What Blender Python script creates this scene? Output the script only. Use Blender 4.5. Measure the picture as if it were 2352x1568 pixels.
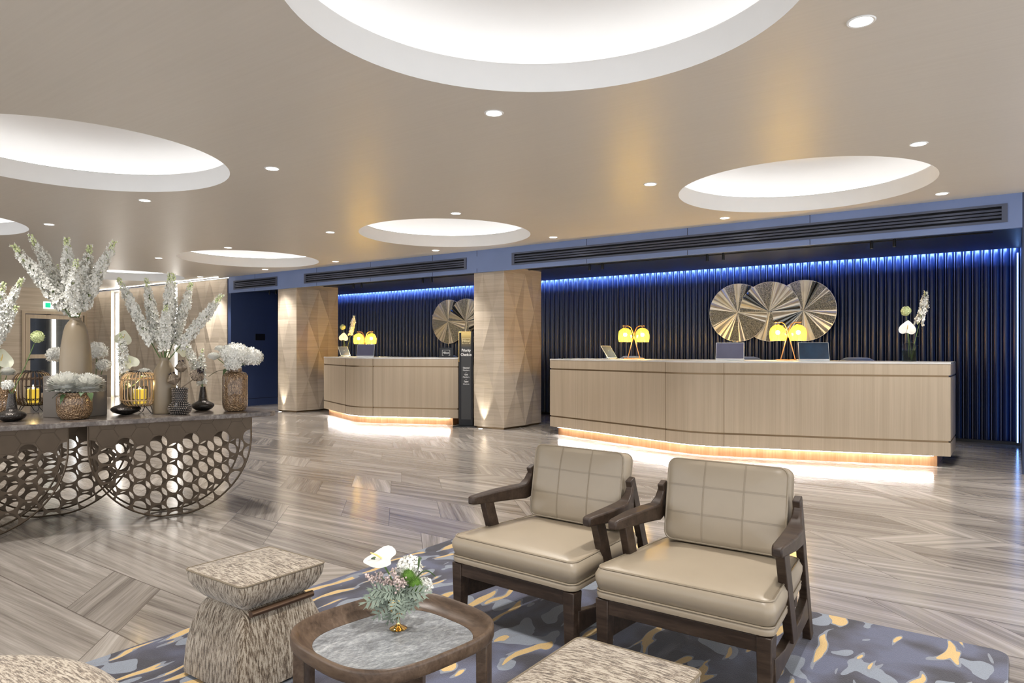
import bpy, bmesh, math, random
from mathutils import Vector, Matrix, Euler
R = math.radians
PI = math.pi
scene = bpy.context.scene
COL = scene.collection
for o in list(bpy.data.objects):
    bpy.data.objects.remove(o, do_unlink=True)

# ------------------------------------------------------------------ camera
YAW = 35.83
cam = bpy.data.cameras.new('camera')
cam.sensor_width = 36.0
cam.lens = 36.0 * 1600.0 / 2352.0
cam.shift_y = 19.0 / 2352.0
cam.clip_start = 0.05
camo = bpy.data.objects.new('camera', cam)
COL.objects.link(camo)
camo.location = (0, 0, 1.25)
camo.rotation_euler = (R(90), 0, R(YAW))
scene.camera = camo

# ------------------------------------------------------------------ world and exposure
world = bpy.data.worlds.new('world')
scene.world = world
world.use_nodes = True
world.node_tree.nodes['Background'].inputs[0].default_value = (0.92, 0.95, 1.0, 1)
world.node_tree.nodes['Background'].inputs[1].default_value = 1.9
scene.view_settings.view_transform = 'Standard'
scene.view_settings.look = 'None'
scene.view_settings.exposure = 0.7
scene.view_settings.gamma = 1.0
scene.view_settings.use_curve_mapping = False
scene.cycles.use_denoising = True
scene.cycles.max_bounces = 8
scene.cycles.diffuse_bounces = 4
scene.cycles.glossy_bounces = 4
scene.cycles.transmission_bounces = 8
scene.cycles.transparent_max_bounces = 8
scene.cycles.caustics_reflective = False
scene.cycles.caustics_refractive = False
scene.cycles.sample_clamp_indirect = 6.0

L_COVE = 2.4        # strip hidden on the ledge of each ceiling dome
L_SPOT = 56.0        # recessed downlights (watts)
L_PLINTH = 60.0      # white strip under the desks
L_BLUE = 170.0        # blue strip over the fluted wall
L_WALL = 8.0        # vertical strips in the timber wall
L_UP = 22.0           # floor uplights at the pillars
L_BULB = 30.0        # amber table lamps
L_TRACK = 15.0        # cylinder spots behind the desks
WARM = (1.0, 0.96, 0.92)

# frame of the building seen from the standing point, used to turn measurements into metres
FW = Vector((-math.sin(R(YAW)), math.cos(R(YAW))))
RT = Vector((math.cos(R(YAW)), math.sin(R(YAW))))
def on(px, py, z=0.0):
    Z = 1600.0 * (1.25 - z) / (py - 803.0)
    p = FW * Z + RT * ((px - 1176.0) / 1600.0 * Z)
    return (p.x, p.y)
def at(px, py, Z):
    p = FW * Z + RT * ((px - 1176.0) / 1600.0 * Z)
    return Vector((p.x, p.y, 1.25 - (py - 803.0) * Z / 1600.0))
def dist(x, y):
    return FW.x * x + FW.y * y

# ------------------------------------------------------------------ mesh helper
class MB:
    def __init__(s):
        s.v = []; s.f = []
    def add(s, vs, fs, m=None):
        b = len(s.v)
        s.v += [tuple(m @ Vector(p)) if m is not None else tuple(p) for p in vs]
        s.f += [tuple(i + b for i in f) for f in fs]
        return s
    def box(s, x0, x1, y0, y1, z0, z1, m=None):
        vs = [(x0,y0,z0),(x1,y0,z0),(x1,y1,z0),(x0,y1,z0),(x0,y0,z1),(x1,y0,z1),(x1,y1,z1),(x0,y1,z1)]
        return s.add(vs, [(0,3,2,1),(4,5,6,7),(0,1,5,4),(1,2,6,5),(2,3,7,6),(3,0,4,7)], m)
    def hexa(s, a, b):
        # a, b: bottom and top loops of equal length
        n = len(a)
        return s.add(list(a) + list(b), [tuple(range(n))[::-1], tuple(range(n, 2*n))] + [(i, (i+1) % n, n + (i+1) % n, n + i) for i in range(n)])
    def prism(s, poly, z0, z1, m=None):
        n = len(poly)
        vs = [(x, y, z0) for x, y in poly] + [(x, y, z1) for x, y in poly]
        return s.add(vs, [tuple(range(n))[::-1], tuple(range(n, 2*n))] + [(i, (i+1) % n, n + (i+1) % n, n + i) for i in range(n)], m)
    def lathe(s, prof, n=32, c=(0,0,0), m=None, cap=True):
        vs = []; fs = []
        for r, z in prof:
            for k in range(n):
                a = 2*PI*k/n
                vs.append((c[0] + r*math.cos(a), c[1] + r*math.sin(a), c[2] + z))
        for i in range(len(prof)-1):
            for k in range(n):
                k2 = (k+1) % n
                fs.append((i*n+k, i*n+k2, (i+1)*n+k2, (i+1)*n+k))
        if cap:
            fs.append(tuple(range(n))[::-1]); fs.append(tuple((len(prof)-1)*n + k for k in range(n)))
        return s.add(vs, fs, m)
    def tube(s, pts, r, n=8, closed=False, m=None):
        pts = [Vector(p) for p in pts]; N = len(pts)
        rs = r if isinstance(r, (list, tuple)) else [r]*N
        vs = []; fs = []; up = None
        for i, p in enumerate(pts):
            if closed: t = pts[(i+1) % N] - pts[i-1]
            else: t = pts[min(i+1, N-1)] - pts[max(i-1, 0)]
            if t.length < 1e-9: t = Vector((0,0,1))
            t.normalize()
            if up is None:
                up = Vector((0,0,1)) if abs(t.z) < .9 else Vector((1,0,0))
            up = up - t*up.dot(t)
            if up.length < 1e-6: up = t.orthogonal()
            up.normalize(); sd = t.cross(up)
            for k in range(n):
                a = 2*PI*k/n + PI/n
                vs.append(p + (up*math.cos(a) + sd*math.sin(a))*rs[i])
        for i in range(N if closed else N-1):
            j = (i+1) % N
            for k in range(n):
                k2 = (k+1) % n
                fs.append((i*n+k, i*n+k2, j*n+k2, j*n+k))
        if not closed:
            fs.append(tuple(range(n))[::-1]); fs.append(tuple((N-1)*n+k for k in range(n)))
        return s.add(vs, fs, m)
    def grid(s, fn, nu, nv, closed_u=False, m=None):
        vs = [fn(i/nu, j/nv) for j in range(nv+1) for i in range(nu if closed_u else nu+1)]
        w = nu if closed_u else nu+1
        fs = []
        for j in range(nv):
            for i in range(nu):
                i2 = (i+1) % w if closed_u else i+1
                fs.append((j*w+i, j*w+i2, (j+1)*w+i2, (j+1)*w+i))
        return s.add(vs, fs, m)
    def sphere(s, c, r, nu=16, nv=10, m=None):
        rx, ry, rz = r if isinstance(r, tuple) else (r, r, r)
        prof = []
        vs = [(c[0], c[1], c[2]-rz)]; fs = []
        for j in range(1, nv):
            a = -PI/2 + PI*j/nv
            for k in range(nu):
                b = 2*PI*k/nu
                vs.append((c[0]+rx*math.cos(a)*math.cos(b), c[1]+ry*math.cos(a)*math.sin(b), c[2]+rz*math.sin(a)))
        vs.append((c[0], c[1], c[2]+rz)); T = len(vs)-1
        for k in range(nu):
            k2 = (k+1) % nu
            fs.append((0, 1+k2, 1+k)); fs.append((T, T-nu+k, T-nu+k2))
            for j in range(nv-2):
                fs.append((1+j*nu+k, 1+j*nu+k2, 1+(j+1)*nu+k2, 1+(j+1)*nu+k))
        return s.add(vs, fs, m)
    def build(s, name, mat=None, parent=None, smooth=35, bevel=0, seg=2, loc=None, rot=None):
        me = bpy.data.meshes.new(name)
        me.from_pydata([tuple(p) for p in s.v], [], s.f)
        me.validate(); me.update()
        if smooth:
            me.polygons.foreach_set('use_smooth', [True]*len(me.polygons))
            try: me.set_sharp_from_angle(angle=R(smooth))
            except Exception: pass
        if mat is not None: me.materials.append(mat)
        o = bpy.data.objects.new(name, me); COL.objects.link(o)
        if parent is not None: o.parent = parent
        if loc is not None: o.location = loc
        if rot is not None: o.rotation_euler = rot
        if bevel:
            b = o.modifiers.new('bevel', 'BEVEL'); b.width = bevel; b.segments = seg; b.limit_method = 'ANGLE'; b.angle_limit = R(40)
            b.harden_normals = False
        return o

def tag(o, label, cat, group=None):
    o['label'] = label; o['category'] = cat
    if group: o['group'] = group
    return o
def struct(o):
    o['kind'] = 'structure'; return o
def empty(name, loc=(0,0,0), rz=0.0):
    o = bpy.data.objects.new(name, None); COL.objects.link(o)
    o.empty_display_size = .05
    o.location = loc; o.rotation_euler = (0, 0, rz); return o
def copy_tree(o, parent=None):
    c = o.copy(); COL.objects.link(c); c.parent = parent
    for ch in o.children: copy_tree(ch, c)
    return c
def align(base, tip, roll=0.0, scale=1.0):
    d = (Vector(tip) - Vector(base))
    q = d.to_track_quat('Z', 'Y')
    return Matrix.Translation(base) @ q.to_matrix().to_4x4() @ Matrix.Rotation(roll, 4, 'Z') @ Matrix.Scale(scale, 4)

# ------------------------------------------------------------------ material helper
class NT:
    def __init__(s, name):
        s.m = bpy.data.materials.new(name); s.m.use_nodes = True
        s.t = s.m.node_tree; s.b = s.t.nodes['Principled BSDF']; s.out = s.t.nodes['Material Output']
    def n(s, typ, ins=None, out=0, **pr):
        nd = s.t.nodes.new(typ)
        for k, v in pr.items(): setattr(nd, k, v)
        for k, v in (ins or {}).items():
            if isinstance(v, bpy.types.NodeSocket): s.t.links.new(v, nd.inputs[k])
            else: nd.inputs[k].default_value = v
        return nd.outputs[out] if out is not None else nd
    def ma(s, op, a, b=0.0, c=0.0):
        return s.n('ShaderNodeMath', {0: a, 1: b, 2: c}, operation=op)
    def obj(s): return s.n('ShaderNodeTexCoord', out=3)
    def scale(s, vec, sc, rot=(0,0,0)):
        return s.n('ShaderNodeMapping', {0: vec, 2: rot, 3: sc})
    def noise(s, vec, scale=1.0, detail=2.0, rough=.5, dist=0.0, out=0):
        return s.n('ShaderNodeTexNoise', {'Vector': vec, 'Scale': scale, 'Detail': detail, 'Roughness': rough, 'Distortion': dist}, out=out)
    def ramp(s, fac, stops, interp='LINEAR'):
        nd = s.t.nodes.new('ShaderNodeValToRGB'); cr = nd.color_ramp; cr.interpolation = interp
        while len(cr.elements) < len(stops): cr.elements.new(.5)
        for e, (p, c) in zip(cr.elements, stops):
            e.position = p; e.color = (c[0], c[1], c[2], 1) if len(c) == 3 else c
        s.t.links.new(fac, nd.inputs[0]); return nd.outputs[0]
    def mix(s, fac, a, b, blend='MIX'):
        nd = s.t.nodes.new('ShaderNodeMix'); nd.data_type = 'RGBA'; nd.blend_type = blend
        for k, v in ((0, fac), (6, a), (7, b)):
            if isinstance(v, bpy.types.NodeSocket): s.t.links.new(v, nd.inputs[k])
            elif k == 0: nd.inputs[k].default_value = v
            else: nd.inputs[k].default_value = (v[0], v[1], v[2], 1)
        return nd.outputs[2]
    def bump(s, h, strength=.3, dist=.002):
        s.t.links.new(s.n('ShaderNodeBump', {'Strength': strength, 'Distance': dist, 'Height': h}), s.b.inputs['Normal'])
    def set(s, **k):
        names = dict(col='Base Color', rough='Roughness', metal='Metallic', spec='Specular IOR Level', coat='Coat Weight', coatr='Coat Roughness',
                     trans='Transmission Weight', ior='IOR', emit='Emission Color', es='Emission Strength', sheen='Sheen Weight', alpha='Alpha', sub='Subsurface Weight')
        for a, v in k.items():
            i = s.b.inputs[names[a]]
            if isinstance(v, bpy.types.NodeSocket): s.t.links.new(v, i)
            elif i.type == 'RGBA': i.default_value = (v[0], v[1], v[2], 1)
            else: i.default_value = v
        return s
def plain(name, col, rough=.5, metal=0.0, var=.06, vs=6.0, bs=0.0, bscale=200.0, **k):
    t = NT(name); o = t.obj()
    f = t.noise(o, vs, 3.0)
    lo = [max(0, c*(1-var)) for c in col]; hi = [min(1, c*(1+var)) for c in col]
    t.set(col=t.ramp(f, [(.3, lo), (.7, hi)]), rough=rough, metal=metal, **k)
    if bs: t.bump(t.noise(o, bscale, 2.0), bs, .001)
    return t.m
def glow(name, col, s):
    t = NT(name)
    t.set(col=(.8,.8,.8), emit=col, es=s, rough=.5)
    return t.m
def grain(name, cols, dirn=(60, 60, 1.4), rough=.45, bs=.15, spec=.4, big=.5):
    t = NT(name); o = t.obj()
    v = t.scale(o, dirn)
    a = t.noise(v, 1.0, 4.0, .6, .4)
    b = t.noise(t.scale(o, tuple(d*.22 for d in dirn)), 1.0, 2.0)
    f = t.ma('ADD', t.ma('MULTIPLY', a, 1-big), t.ma('MULTIPLY', b, big))
    t.set(col=t.ramp(f, [(.36, cols[0]), (.52, cols[1]), (.66, cols[2])]), rough=rough, spec=spec)
    t.bump(a, bs, .001)
    return t.m

M = {}
M['white'] = plain('white_paint', (.80, .80, .79), .6, var=.01)
M['dome'] = plain('dome_paint', (.86, .86, .86), .8, var=.005)
M['navy'] = plain('navy_lacquer', (.022, .036, .085), .38, var=.05, vs=2)
M['navy_wall'] = plain('navy_wall_panel', (.038, .062, .150), .5, var=.05, vs=2)
M['navy_fascia'] = plain('navy_fascia', (.17, .235, .44), .42, var=.06, vs=1.5, bs=.05, bscale=60)
M['vent'] = plain('vent_metal', (.075, .088, .135), .4, metal=.3, var=.04)
M['black'] = plain('black_metal', (.012, .012, .014), .35, metal=.4)
M['blackslot'] = plain('black_void', (.004, .004, .006), .8)
M['oak'] = grain('limed_oak_upright', [(.42,.335,.235), (.465,.375,.27), (.51,.415,.305)], (70, 70, 1.0))
M['oak_panel'] = grain('limed_oak_across', [(.43,.355,.265), (.52,.435,.335), (.58,.495,.39)], (2.2, 2.2, 90))
M['bronze'] = plain('bronze_trim', (.20,.135,.075), .35, metal=.8)
M['copper'] = grain('brushed_copper', [(.34,.165,.07), (.42,.215,.10), (.50,.27,.13)], (50, 50, 1.5), rough=.32, spec=.5)
M['copper'].node_tree.nodes['Principled BSDF'].inputs['Metallic'].default_value = .75
M['aluminium'] = plain('satin_aluminium', (.62,.64,.68), .3, metal=.9, var=.03)
M['silver'] = plain('silver_case', (.55,.56,.58), .3, metal=.7)
M['flute_edge'] = plain('navy_edge_trim', (.13,.16,.27), .42, metal=0)
M['gold'] = plain('polished_gold', (.86,.56,.20), .12, metal=1.0, var=.02)
M['darkwood'] = grain('smoked_walnut', [(.022,.013,.008), (.042,.026,.017), (.064,.042,.029)], (14, 90, 90), rough=.42, bs=.25)
M['tablewood'] = grain('smoked_oak', [(.055,.034,.021), (.105,.068,.044), (.150,.102,.068)], (16, 90, 90), rough=.38, bs=.25)
M['leather'] = plain('cream_leather', (.325,.268,.195), .36, var=.03, vs=5, bs=.12, bscale=350)
M['piping'] = plain('leather_piping', (.27,.22,.155), .4)
M['stitch'] = plain('stitching', (.30,.245,.175), .7)
M['meshbronze'] = plain('bronze_sheet', (.095,.070,.048), .38, metal=.75, var=.1, vs=8)
M['taupe'] = plain('taupe_ceramic', (.235,.185,.122), .38, var=.04)
M['greybox'] = plain('grey_box', (.135,.118,.10), .6, var=.05)
M['rod'] = plain('bronze_rod', (.16,.10,.065), .3, metal=.9)
M['fstem'] = plain('flower_stem', (.10,.17,.045), .5, var=.2, vs=20)
M['fleaf'] = plain('leaf_green', (.055,.10,.03), .5, var=.3, vs=20)
M['petal'] = plain('white_petal', (.80,.79,.73), .6, var=.05, vs=30)
M['petal_grey'] = plain('milk_petal', (.58,.575,.53), .6, var=.08, vs=30)
M['bud'] = plain('green_bud', (.62,.68,.36), .6, var=.15, vs=40)
M['cream'] = plain('cream_spathe', (.80,.80,.62), .32, var=.04, vs=10)
M['silverleaf'] = plain('silver_leaf', (.22,.265,.205), .7, var=.25, vs=30)
M['pink'] = plain('dusty_pink_bud', (.62,.50,.46), .8, var=.15, vs=60)
M['moss'] = plain('moss_green', (.10,.21,.025), .8, var=.3, vs=50)
M['spadix'] = plain('yellow_spadix', (.85,.62,.22), .5, var=.06, vs=20)
M['protea'] = plain('protea_bract', (.23,.18,.13), .7, var=.3, vs=40)
M['proteadark'] = plain('protea_tip', (.02,.012,.02), .8)
M['candle'] = NT('candle_wax').set(col=(.80,.62,.10), rough=.5, emit=(1,.62,.06), es=.55).m
M['wickflame'] = glow('candle_flame', (1, .85, .55), 14)
M['screen'] = plain('dark_screen', (.05,.06,.085), .08, var=.1)
M['screen_grey'] = plain('lilac_grey_screen', (.05,.052,.085), .12, var=.1)
M['screen_blue'] = plain('dark_blue_screen', (.008,.028,.06), .05, var=.3)
M['chairblue'] = plain('blue_upholstery', (.025,.045,.11), .7, sheen=.3)
M['textwhite'] = plain('white_letter', (.85,.85,.83), .5)
M['led_white'] = glow('cove_strip', (1, .965, .93), L_COVE)
M['led_plinth'] = glow('plinth_strip', (.95, .97, 1.0), L_PLINTH)
M['led_blue'] = glow('blue_strip', (.26, .46, 1.0), L_BLUE)
M['led_corner'] = glow('corner_strip', (.20,.42,1.0), 4)
M['led_wall'] = glow('wall_strip', (1, .95, .88), L_WALL)
M['lens'] = glow('downlight_lens', (1, .95, .88), 9)
M['bulb'] = glow('lamp_bulb', (1, .86, .50), 150)
# rattan
M['cane'] = grain('rattan_cane', [(.30,.19,.10), (.48,.33,.19), (.60,.44,.27)], (40, 40, 12), rough=.5)
M['cane_dark'] = grain('dark_rattan_cane', [(.06,.035,.022), (.11,.07,.045), (.17,.11,.07)], (40, 40, 12), rough=.5)

def glass(name, col, rough=.02, mixf=.85, ior=1.3):
    t = NT(name)
    gl = t.n('ShaderNodeBsdfGlass', {'Color': (col[0], col[1], col[2], 1), 'Roughness': rough, 'IOR': ior})
    tr = t.n('ShaderNodeBsdfTransparent', {'Color': (col[0], col[1], col[2], 1)})
    mx = t.n('ShaderNodeMixShader', {0: mixf, 1: gl, 2: tr})
    t.t.links.new(mx, t.out.inputs[0]); return t.m
M['glass'] = glass('clear_glass', (.93,.95,.95), mixf=.7)
def amber():
    t = NT('amber_glass')
    tr = t.n('ShaderNodeBsdfTransparent', {'Color': (1.0,.66,.14,1)})
    tl = t.n('ShaderNodeBsdfTranslucent', {'Color': (.95,.62,.10,1)})
    gs = t.n('ShaderNodeBsdfGlossy', {'Color': (1,.9,.7,1), 'Roughness': .05})
    m1 = t.n('ShaderNodeMixShader', {0: .14, 1: tr, 2: tl})
    m2 = t.n('ShaderNodeMixShader', {0: t.ma('MULTIPLY', t.n('ShaderNodeLayerWeight', {'Blend': .35}, out=1), .35), 1: m1, 2: gs})
    t.t.links.new(m2, t.out.inputs[0]); return t.m
M['amber'] = amber()
M['water'] = glass('vase_water', (.62,.66,.60), mixf=.6, ior=1.2)
M['pane'] = glass('window_glass', (.80,.85,.90), mixf=.75, ior=1.4)

# gold dimpled glaze
def dimple():
    t = NT('gold_dimple_glaze'); o = t.obj()
    vo = t.n('ShaderNodeTexVoronoi', {'Vector': t.scale(o, (1,1,.75)), 'Scale': 112.0})
    t.set(col=t.ramp(vo, [(.0, (.10,.055,.025)), (.5, (.24,.145,.075)), (.9, (.40,.27,.15))]), rough=.15, metal=.45, coat=.5, coatr=.06)
    t.bump(vo, 1.0, .008)
    return t.m
M['dimple'] = dimple()
def hammered():
    t = NT('hammered_gunmetal'); o = t.obj()
    vo = t.n('ShaderNodeTexVoronoi', {'Vector': o, 'Scale': 130.0})
    t.set(col=t.ramp(vo, [(.0, (.20,.18,.16)), (.25, (.07,.062,.056)), (1, (.04,.036,.032))]), rough=.3, metal=.75)
    t.bump(vo, .5, .003)
    return t.m
M['hammered'] = hammered()
def ceiling_mat():
    t = NT('beige_ceiling_lining'); o = t.obj()
    a = t.noise(t.scale(o, (1.2, 45, 1)), 1.0, 4.0, .6)
    b = t.noise(o, .6, 2.0)
    f = t.ma('ADD', t.ma('MULTIPLY', a, .6), t.ma('MULTIPLY', b, .4))
    t.set(col=t.ramp(f, [(.3, (.64,.605,.55)), (.7, (.69,.655,.60))]), rough=.40, spec=.35)
    t.bump(a, .12, .001)
    return t.m
M['ceiling'] = ceiling_mat()
def tweed():
    t = NT('oatmeal_tweed'); o = t.obj()
    ny = t.n('ShaderNodeSeparateXYZ', {0: t.n('ShaderNodeTexCoord', out=1)}, out=1)
    side = t.ma('GREATER_THAN', t.ma('ABSOLUTE', ny), .62)
    a = t.noise(t.scale(o, (28, 170, 28)), 1.0, 3.0, .7, .3)
    b = t.noise(t.scale(o, (170, 28, 28)), 1.0, 3.0, .7, .3)
    f = t.ma('ADD', t.ma('MULTIPLY', a, t.ma('SUBTRACT', 1.0, side)), t.ma('MULTIPLY', b, side))
    fine = t.noise(o, 420, 2.0)
    f2 = t.ma('ADD', t.ma('MULTIPLY', f, .80), t.ma('MULTIPLY', fine, .20))
    t.set(col=t.ramp(f2, [(.39, (.065,.043,.025)), (.475, (.235,.18,.125)), (.56, (.50,.435,.345))]), rough=.95, sheen=.3)
    t.bump(f2, .8, .004)
    return t.m
M['tweed'] = tweed()
def marble():
    t = NT('brown_grey_marble'); o = t.obj()
    a = t.noise(o, 7, 6, .65, 1.2); b = t.noise(o, 34, 4, .7)
    f = t.ma('ADD', t.ma('MULTIPLY', a, .65), t.ma('MULTIPLY', b, .35))
    t.set(col=t.ramp(f, [(.36, (.06,.045,.038)), (.50, (.14,.115,.10)), (.60, (.24,.21,.185)), (.70, (.42,.39,.36))]), rough=.22)
    return t.m
M['marble'] = marble()
def greystone():
    t = NT('silver_quartzite'); o = t.obj()
    v = t.scale(o, (1.6, .8, 1), (0, 0, R(-38)))
    a = t.noise(v, 9, 8, .72, 1.4); b = t.noise(v, 70, 4, .8)
    f = t.ma('ADD', t.ma('MULTIPLY', a, .6), t.ma('MULTIPLY', b, .4))
    t.set(col=t.ramp(f, [(.36, (.10,.105,.11)), (.48, (.21,.22,.23)), (.56, (.34,.355,.36)), (.66, (.56,.57,.57))]), rough=.38)
    t.bump(b, .15, .001)
    return t.m
M['quartzite'] = greystone()
M['deskstone'] = plain('white_desk_stone', (.62,.60,.57), .2, var=.1, vs=6)

def floor_mat():
    t = NT('vein_cut_stone_floor'); o = t.obj()
    sx = t.n('ShaderNodeSeparateXYZ', {0: o}, out=None)
    x, y = sx.outputs[0], sx.outputs[1]
    P = .4055
    yr = t.ma('DIVIDE', t.ma('SUBTRACT', y, 1.47 - 20*P), P)
    row = t.ma('FLOOR', yr); fr = t.ma('FRACT', yr)
    def rnd(a, b):
        c = t.n('ShaderNodeCombineXYZ', {0: a, 1: b, 2: 3.7})
        return t.n('ShaderNodeTexWhiteNoise', {0: c}, out=0, noise_dimensions='3D')
    rr = rnd(row, 11.0)
    sg = t.ma('SUBTRACT', t.ma('MULTIPLY', t.ma('LESS_THAN', rr, .68), 2.0), 1.0)      # +1 leans one way, -1 the other
    xs = t.ma('ADD', x, t.ma('MULTIPLY', t.ma('MULTIPLY', fr, P), sg))
    xs = t.ma('ADD', xs, t.ma('MULTIPLY', rr, 7.3))
    LT = 1.95
    q = t.ma('DIVIDE', xs, LT)
    cell = t.ma('FLOOR', q); fc = t.ma('FRACT', q)
    short = t.ma('GREATER_THAN', fc, .74)
    sub = t.ma('ADD', cell, t.ma('MULTIPLY', short, .5))
    rc = rnd(sub, row)
    rc2 = rnd(row, t.ma('ADD', sub, 40.0))
    # stripes: along the row in long pieces, on the slant in short ones, with some exceptions
    diag = t.ma('MAXIMUM', t.ma('MULTIPLY', short, t.ma('LESS_THAN', rc2, .75)), t.ma('MULTIPLY', t.ma('LESS_THAN', rc2, .05), 1.0))
    across = t.ma('ADD', t.ma('MULTIPLY', y, t.ma('SUBTRACT', 1.0, diag)),
                  t.ma('MULTIPLY', t.ma('MULTIPLY', t.ma('ADD', x, t.ma('MULTIPLY', y, sg)), .707), diag))
    along = t.ma('ADD', t.ma('MULTIPLY', x, t.ma('SUBTRACT', 1.0, diag)),
                 t.ma('MULTIPLY', t.ma('MULTIPLY', t.ma('SUBTRACT', x, t.ma('MULTIPLY', y, sg)), .707), diag))
    # a slight slope of the veins that differs from piece to piece
    slope = t.ma('MULTIPLY', t.ma('SUBTRACT', rc2, .5), .22)
    across = t.ma('ADD', across, t.ma('MULTIPLY', along, slope))
    off = t.ma('MULTIPLY', rc, 37.0)
    v = t.n('ShaderNodeCombineXYZ', {0: t.ma('ADD', t.ma('MULTIPLY', along, .55), off), 1: t.ma('MULTIPLY', across, 15.0), 2: off})
    a = t.noise(v, 1.0, 4.0, .62, .25)
    v2 = t.n('ShaderNodeCombineXYZ', {0: t.ma('ADD', t.ma('MULTIPLY', along, 3.0), off), 1: t.ma('MULTIPLY', across, 110.0), 2: off})
    b = t.noise(v2, 1.0, 3.0, .6)
    f = t.ma('ADD', t.ma('MULTIPLY', a, .62), t.ma('MULTIPLY', b, .22))
    f = t.ma('ADD', f, t.ma('MULTIPLY', t.ma('SUBTRACT', rc, .5), .11))
    f = t.ma('ADD', f, .08)
    col = t.ramp(f, [(.34, (.13,.112,.096)), (.45, (.245,.217,.190)), (.54, (.335,.302,.268)), (.66, (.47,.428,.385))])
    # joints
    def near(val, w):
        return t.ma('LESS_THAN', t.ma('MINIMUM', val, t.ma('SUBTRACT', 1.0, val)), w)
    j1 = near(fr, .0035/P)
    j2 = near(fc, .003/LT)
    j3 = t.ma('LESS_THAN', t.ma('ABSOLUTE', t.ma('SUBTRACT', fc, .74)), .003/LT)
    j = t.ma('MAXIMUM', j1, t.ma('MAXIMUM', j2, j3))
    col = t.mix(t.ma('MULTIPLY', j, .75), col, (.10,.085,.07))
    rg = t.ma('ADD', .125, t.ma('MULTIPLY', b, .09))
    t.set(col=col, rough=rg, spec=.62)
    h = t.ma('SUBTRACT', t.ma('ADD', t.ma('MULTIPLY', b, .5), t.ma('MULTIPLY', t.noise(o, 28, 2), .8)), t.ma('MULTIPLY', j, .8))
    t.bump(h, .10, .0025)
    return t.m
M['floor'] = floor_mat()

def rug_mat():
    t = NT('tufted_rug_pattern'); o = t.obj()
    warp = t.noise(o, 1.7, 2.0, .5, out=1)
    wv = t.n('ShaderNodeVectorMath', {0: warp, 1: (.5,.5,.5)}, operation='SUBTRACT')
    wv = t.n('ShaderNodeVectorMath', {0: wv, 3: .34}, operation='SCALE')
    p = t.n('ShaderNodeVectorMath', {0: o, 1: wv}, operation='ADD')
    base = t.noise(p, 3.8, 2.0)
    col = t.ramp(base, [(.40, (.050,.047,.058)), (.50, (.085,.085,.120)), (.60, (.120,.130,.195))])
    sp = t.noise(t.scale(p, (1.0, .6, 1), (0,0,R(24))), 7.2, 1.5, .4)
    lightm = t.ma('GREATER_THAN', sp, .585)
    col = t.mix(lightm, col, (.255,.285,.335))
    # elongated ochre strokes with a pale edge
    st = t.scale(p, (15.0, 3.1, 1), (0, 0, R(12)))
    s1 = t.noise(st, 1.0, 1.0, .4, .2)
    edge = t.ma('GREATER_THAN', s1, .590)
    core = t.ma('GREATER_THAN', s1, .618)
    col = t.mix(edge, col, (.24,.26,.30))
    col = t.mix(core, col, (.66,.45,.19))
    pile = t.noise(o, 260, 2.0)
    col = t.mix(.35, col, t.ramp(pile, [(.3, (.35,.35,.35)), (.7, (1.0,1.0,1.0))]), 'MULTIPLY')
    t.set(col=col, rough=1.0, spec=.1, sheen=.25)
    t.bump(t.ma('ADD', pile, t.ma('MULTIPLY', core, .8)), .45, .005)
    return t.m
M['rug'] = rug_mat()
def flute_mat():
    t = NT('gloss_navy_flutes')
    o = t.obj(); f = t.noise(t.scale(o, (3, 3, .6)), 1.0, 2.0)
    t.set(col=t.ramp(f, [(.3, (.010,.020,.066)), (.7, (.014,.028,.090))]), rough=.22, spec=.32)
    return t.m
M['flute'] = flute_mat()
def sector_mats():
    a = NT('sanded_silver_leaf'); o = a.obj()
    n = a.noise(o, 120, 3, .8)
    a.set(col=a.ramp(n, [(.38, (.03,.035,.03)), (.50, (.27,.28,.25)), (.62, (.82,.82,.74))]), rough=.35, metal=.6); a.bump(n, 1.0, .008)
    b = plain('champagne_leaf', (.60,.58,.48), .36, metal=.35, var=.1, vs=9, bs=.2, bscale=60)
    c = plain('dark_mirror_leaf', (.15,.15,.14), .18, metal=.9, var=.2, vs=6)
    d = plain('pale_silver_leaf', (.70,.69,.63), .3, metal=.4, var=.08, vs=9)
    return [a.m, b, c, d]
M['sect'] = sector_mats()

# ================================================================== THE ROOM
ZC = 2.83
# floor
fl = MB(); fl.box(-22, 4.3, -5, 12, -.1, 0)
struct(fl.build('floor', M['floor'], smooth=0))

# ceiling with round openings
cx_ = [-15.4, -10.87, -6.33, -1.71, 2.9]; cy_ = [-2.0, 2.6, 7.21]
RC = 1.165
xb = [-22, -13.13, -8.60, -4.02, .60, 4.3]; yb = [-5, .3, 4.9, 8.70]
ce = MB()
def holed(mb, x0, x1, y0, y1, cx, cy, r, z0, z1):
    angs = [2*PI*k/96 for k in range(96)] + [math.atan2(y-cy, x-cx) % (2*PI) for x in (x0, x1) for y in (y0, y1)]
    angs = sorted(set(round(a, 6) for a in angs)); n = len(angs)
    vin, vout = [], []
    for a in angs:
        c, s = math.cos(a), math.sin(a)
        tx = ((x1-cx)/c if c > 1e-9 else (x0-cx)/c if c < -1e-9 else 1e9)
        ty = ((y1-cy)/s if s > 1e-9 else (y0-cy)/s if s < -1e-9 else 1e9)
        q = min(tx, ty)
        vin.append((cx+r*c, cy+r*s)); vout.append((cx+q*c, cy+q*s))
    vs = [(x, y, z0) for x, y in vin] + [(x, y, z0) for x, y in vout]
    mb.add(vs, [(i, n+i, n+(i+1) % n, (i+1) % n)[::-1] for i in range(n)])
for i in range(5):
    for j in range(3):
        holed(ce, xb[i], xb[i+1], yb[j], yb[j+1], cx_[i], cy_[j], RC, ZC, ZC+.1)
struct(ce.build('ceiling', M['ceiling'], smooth=0))
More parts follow.
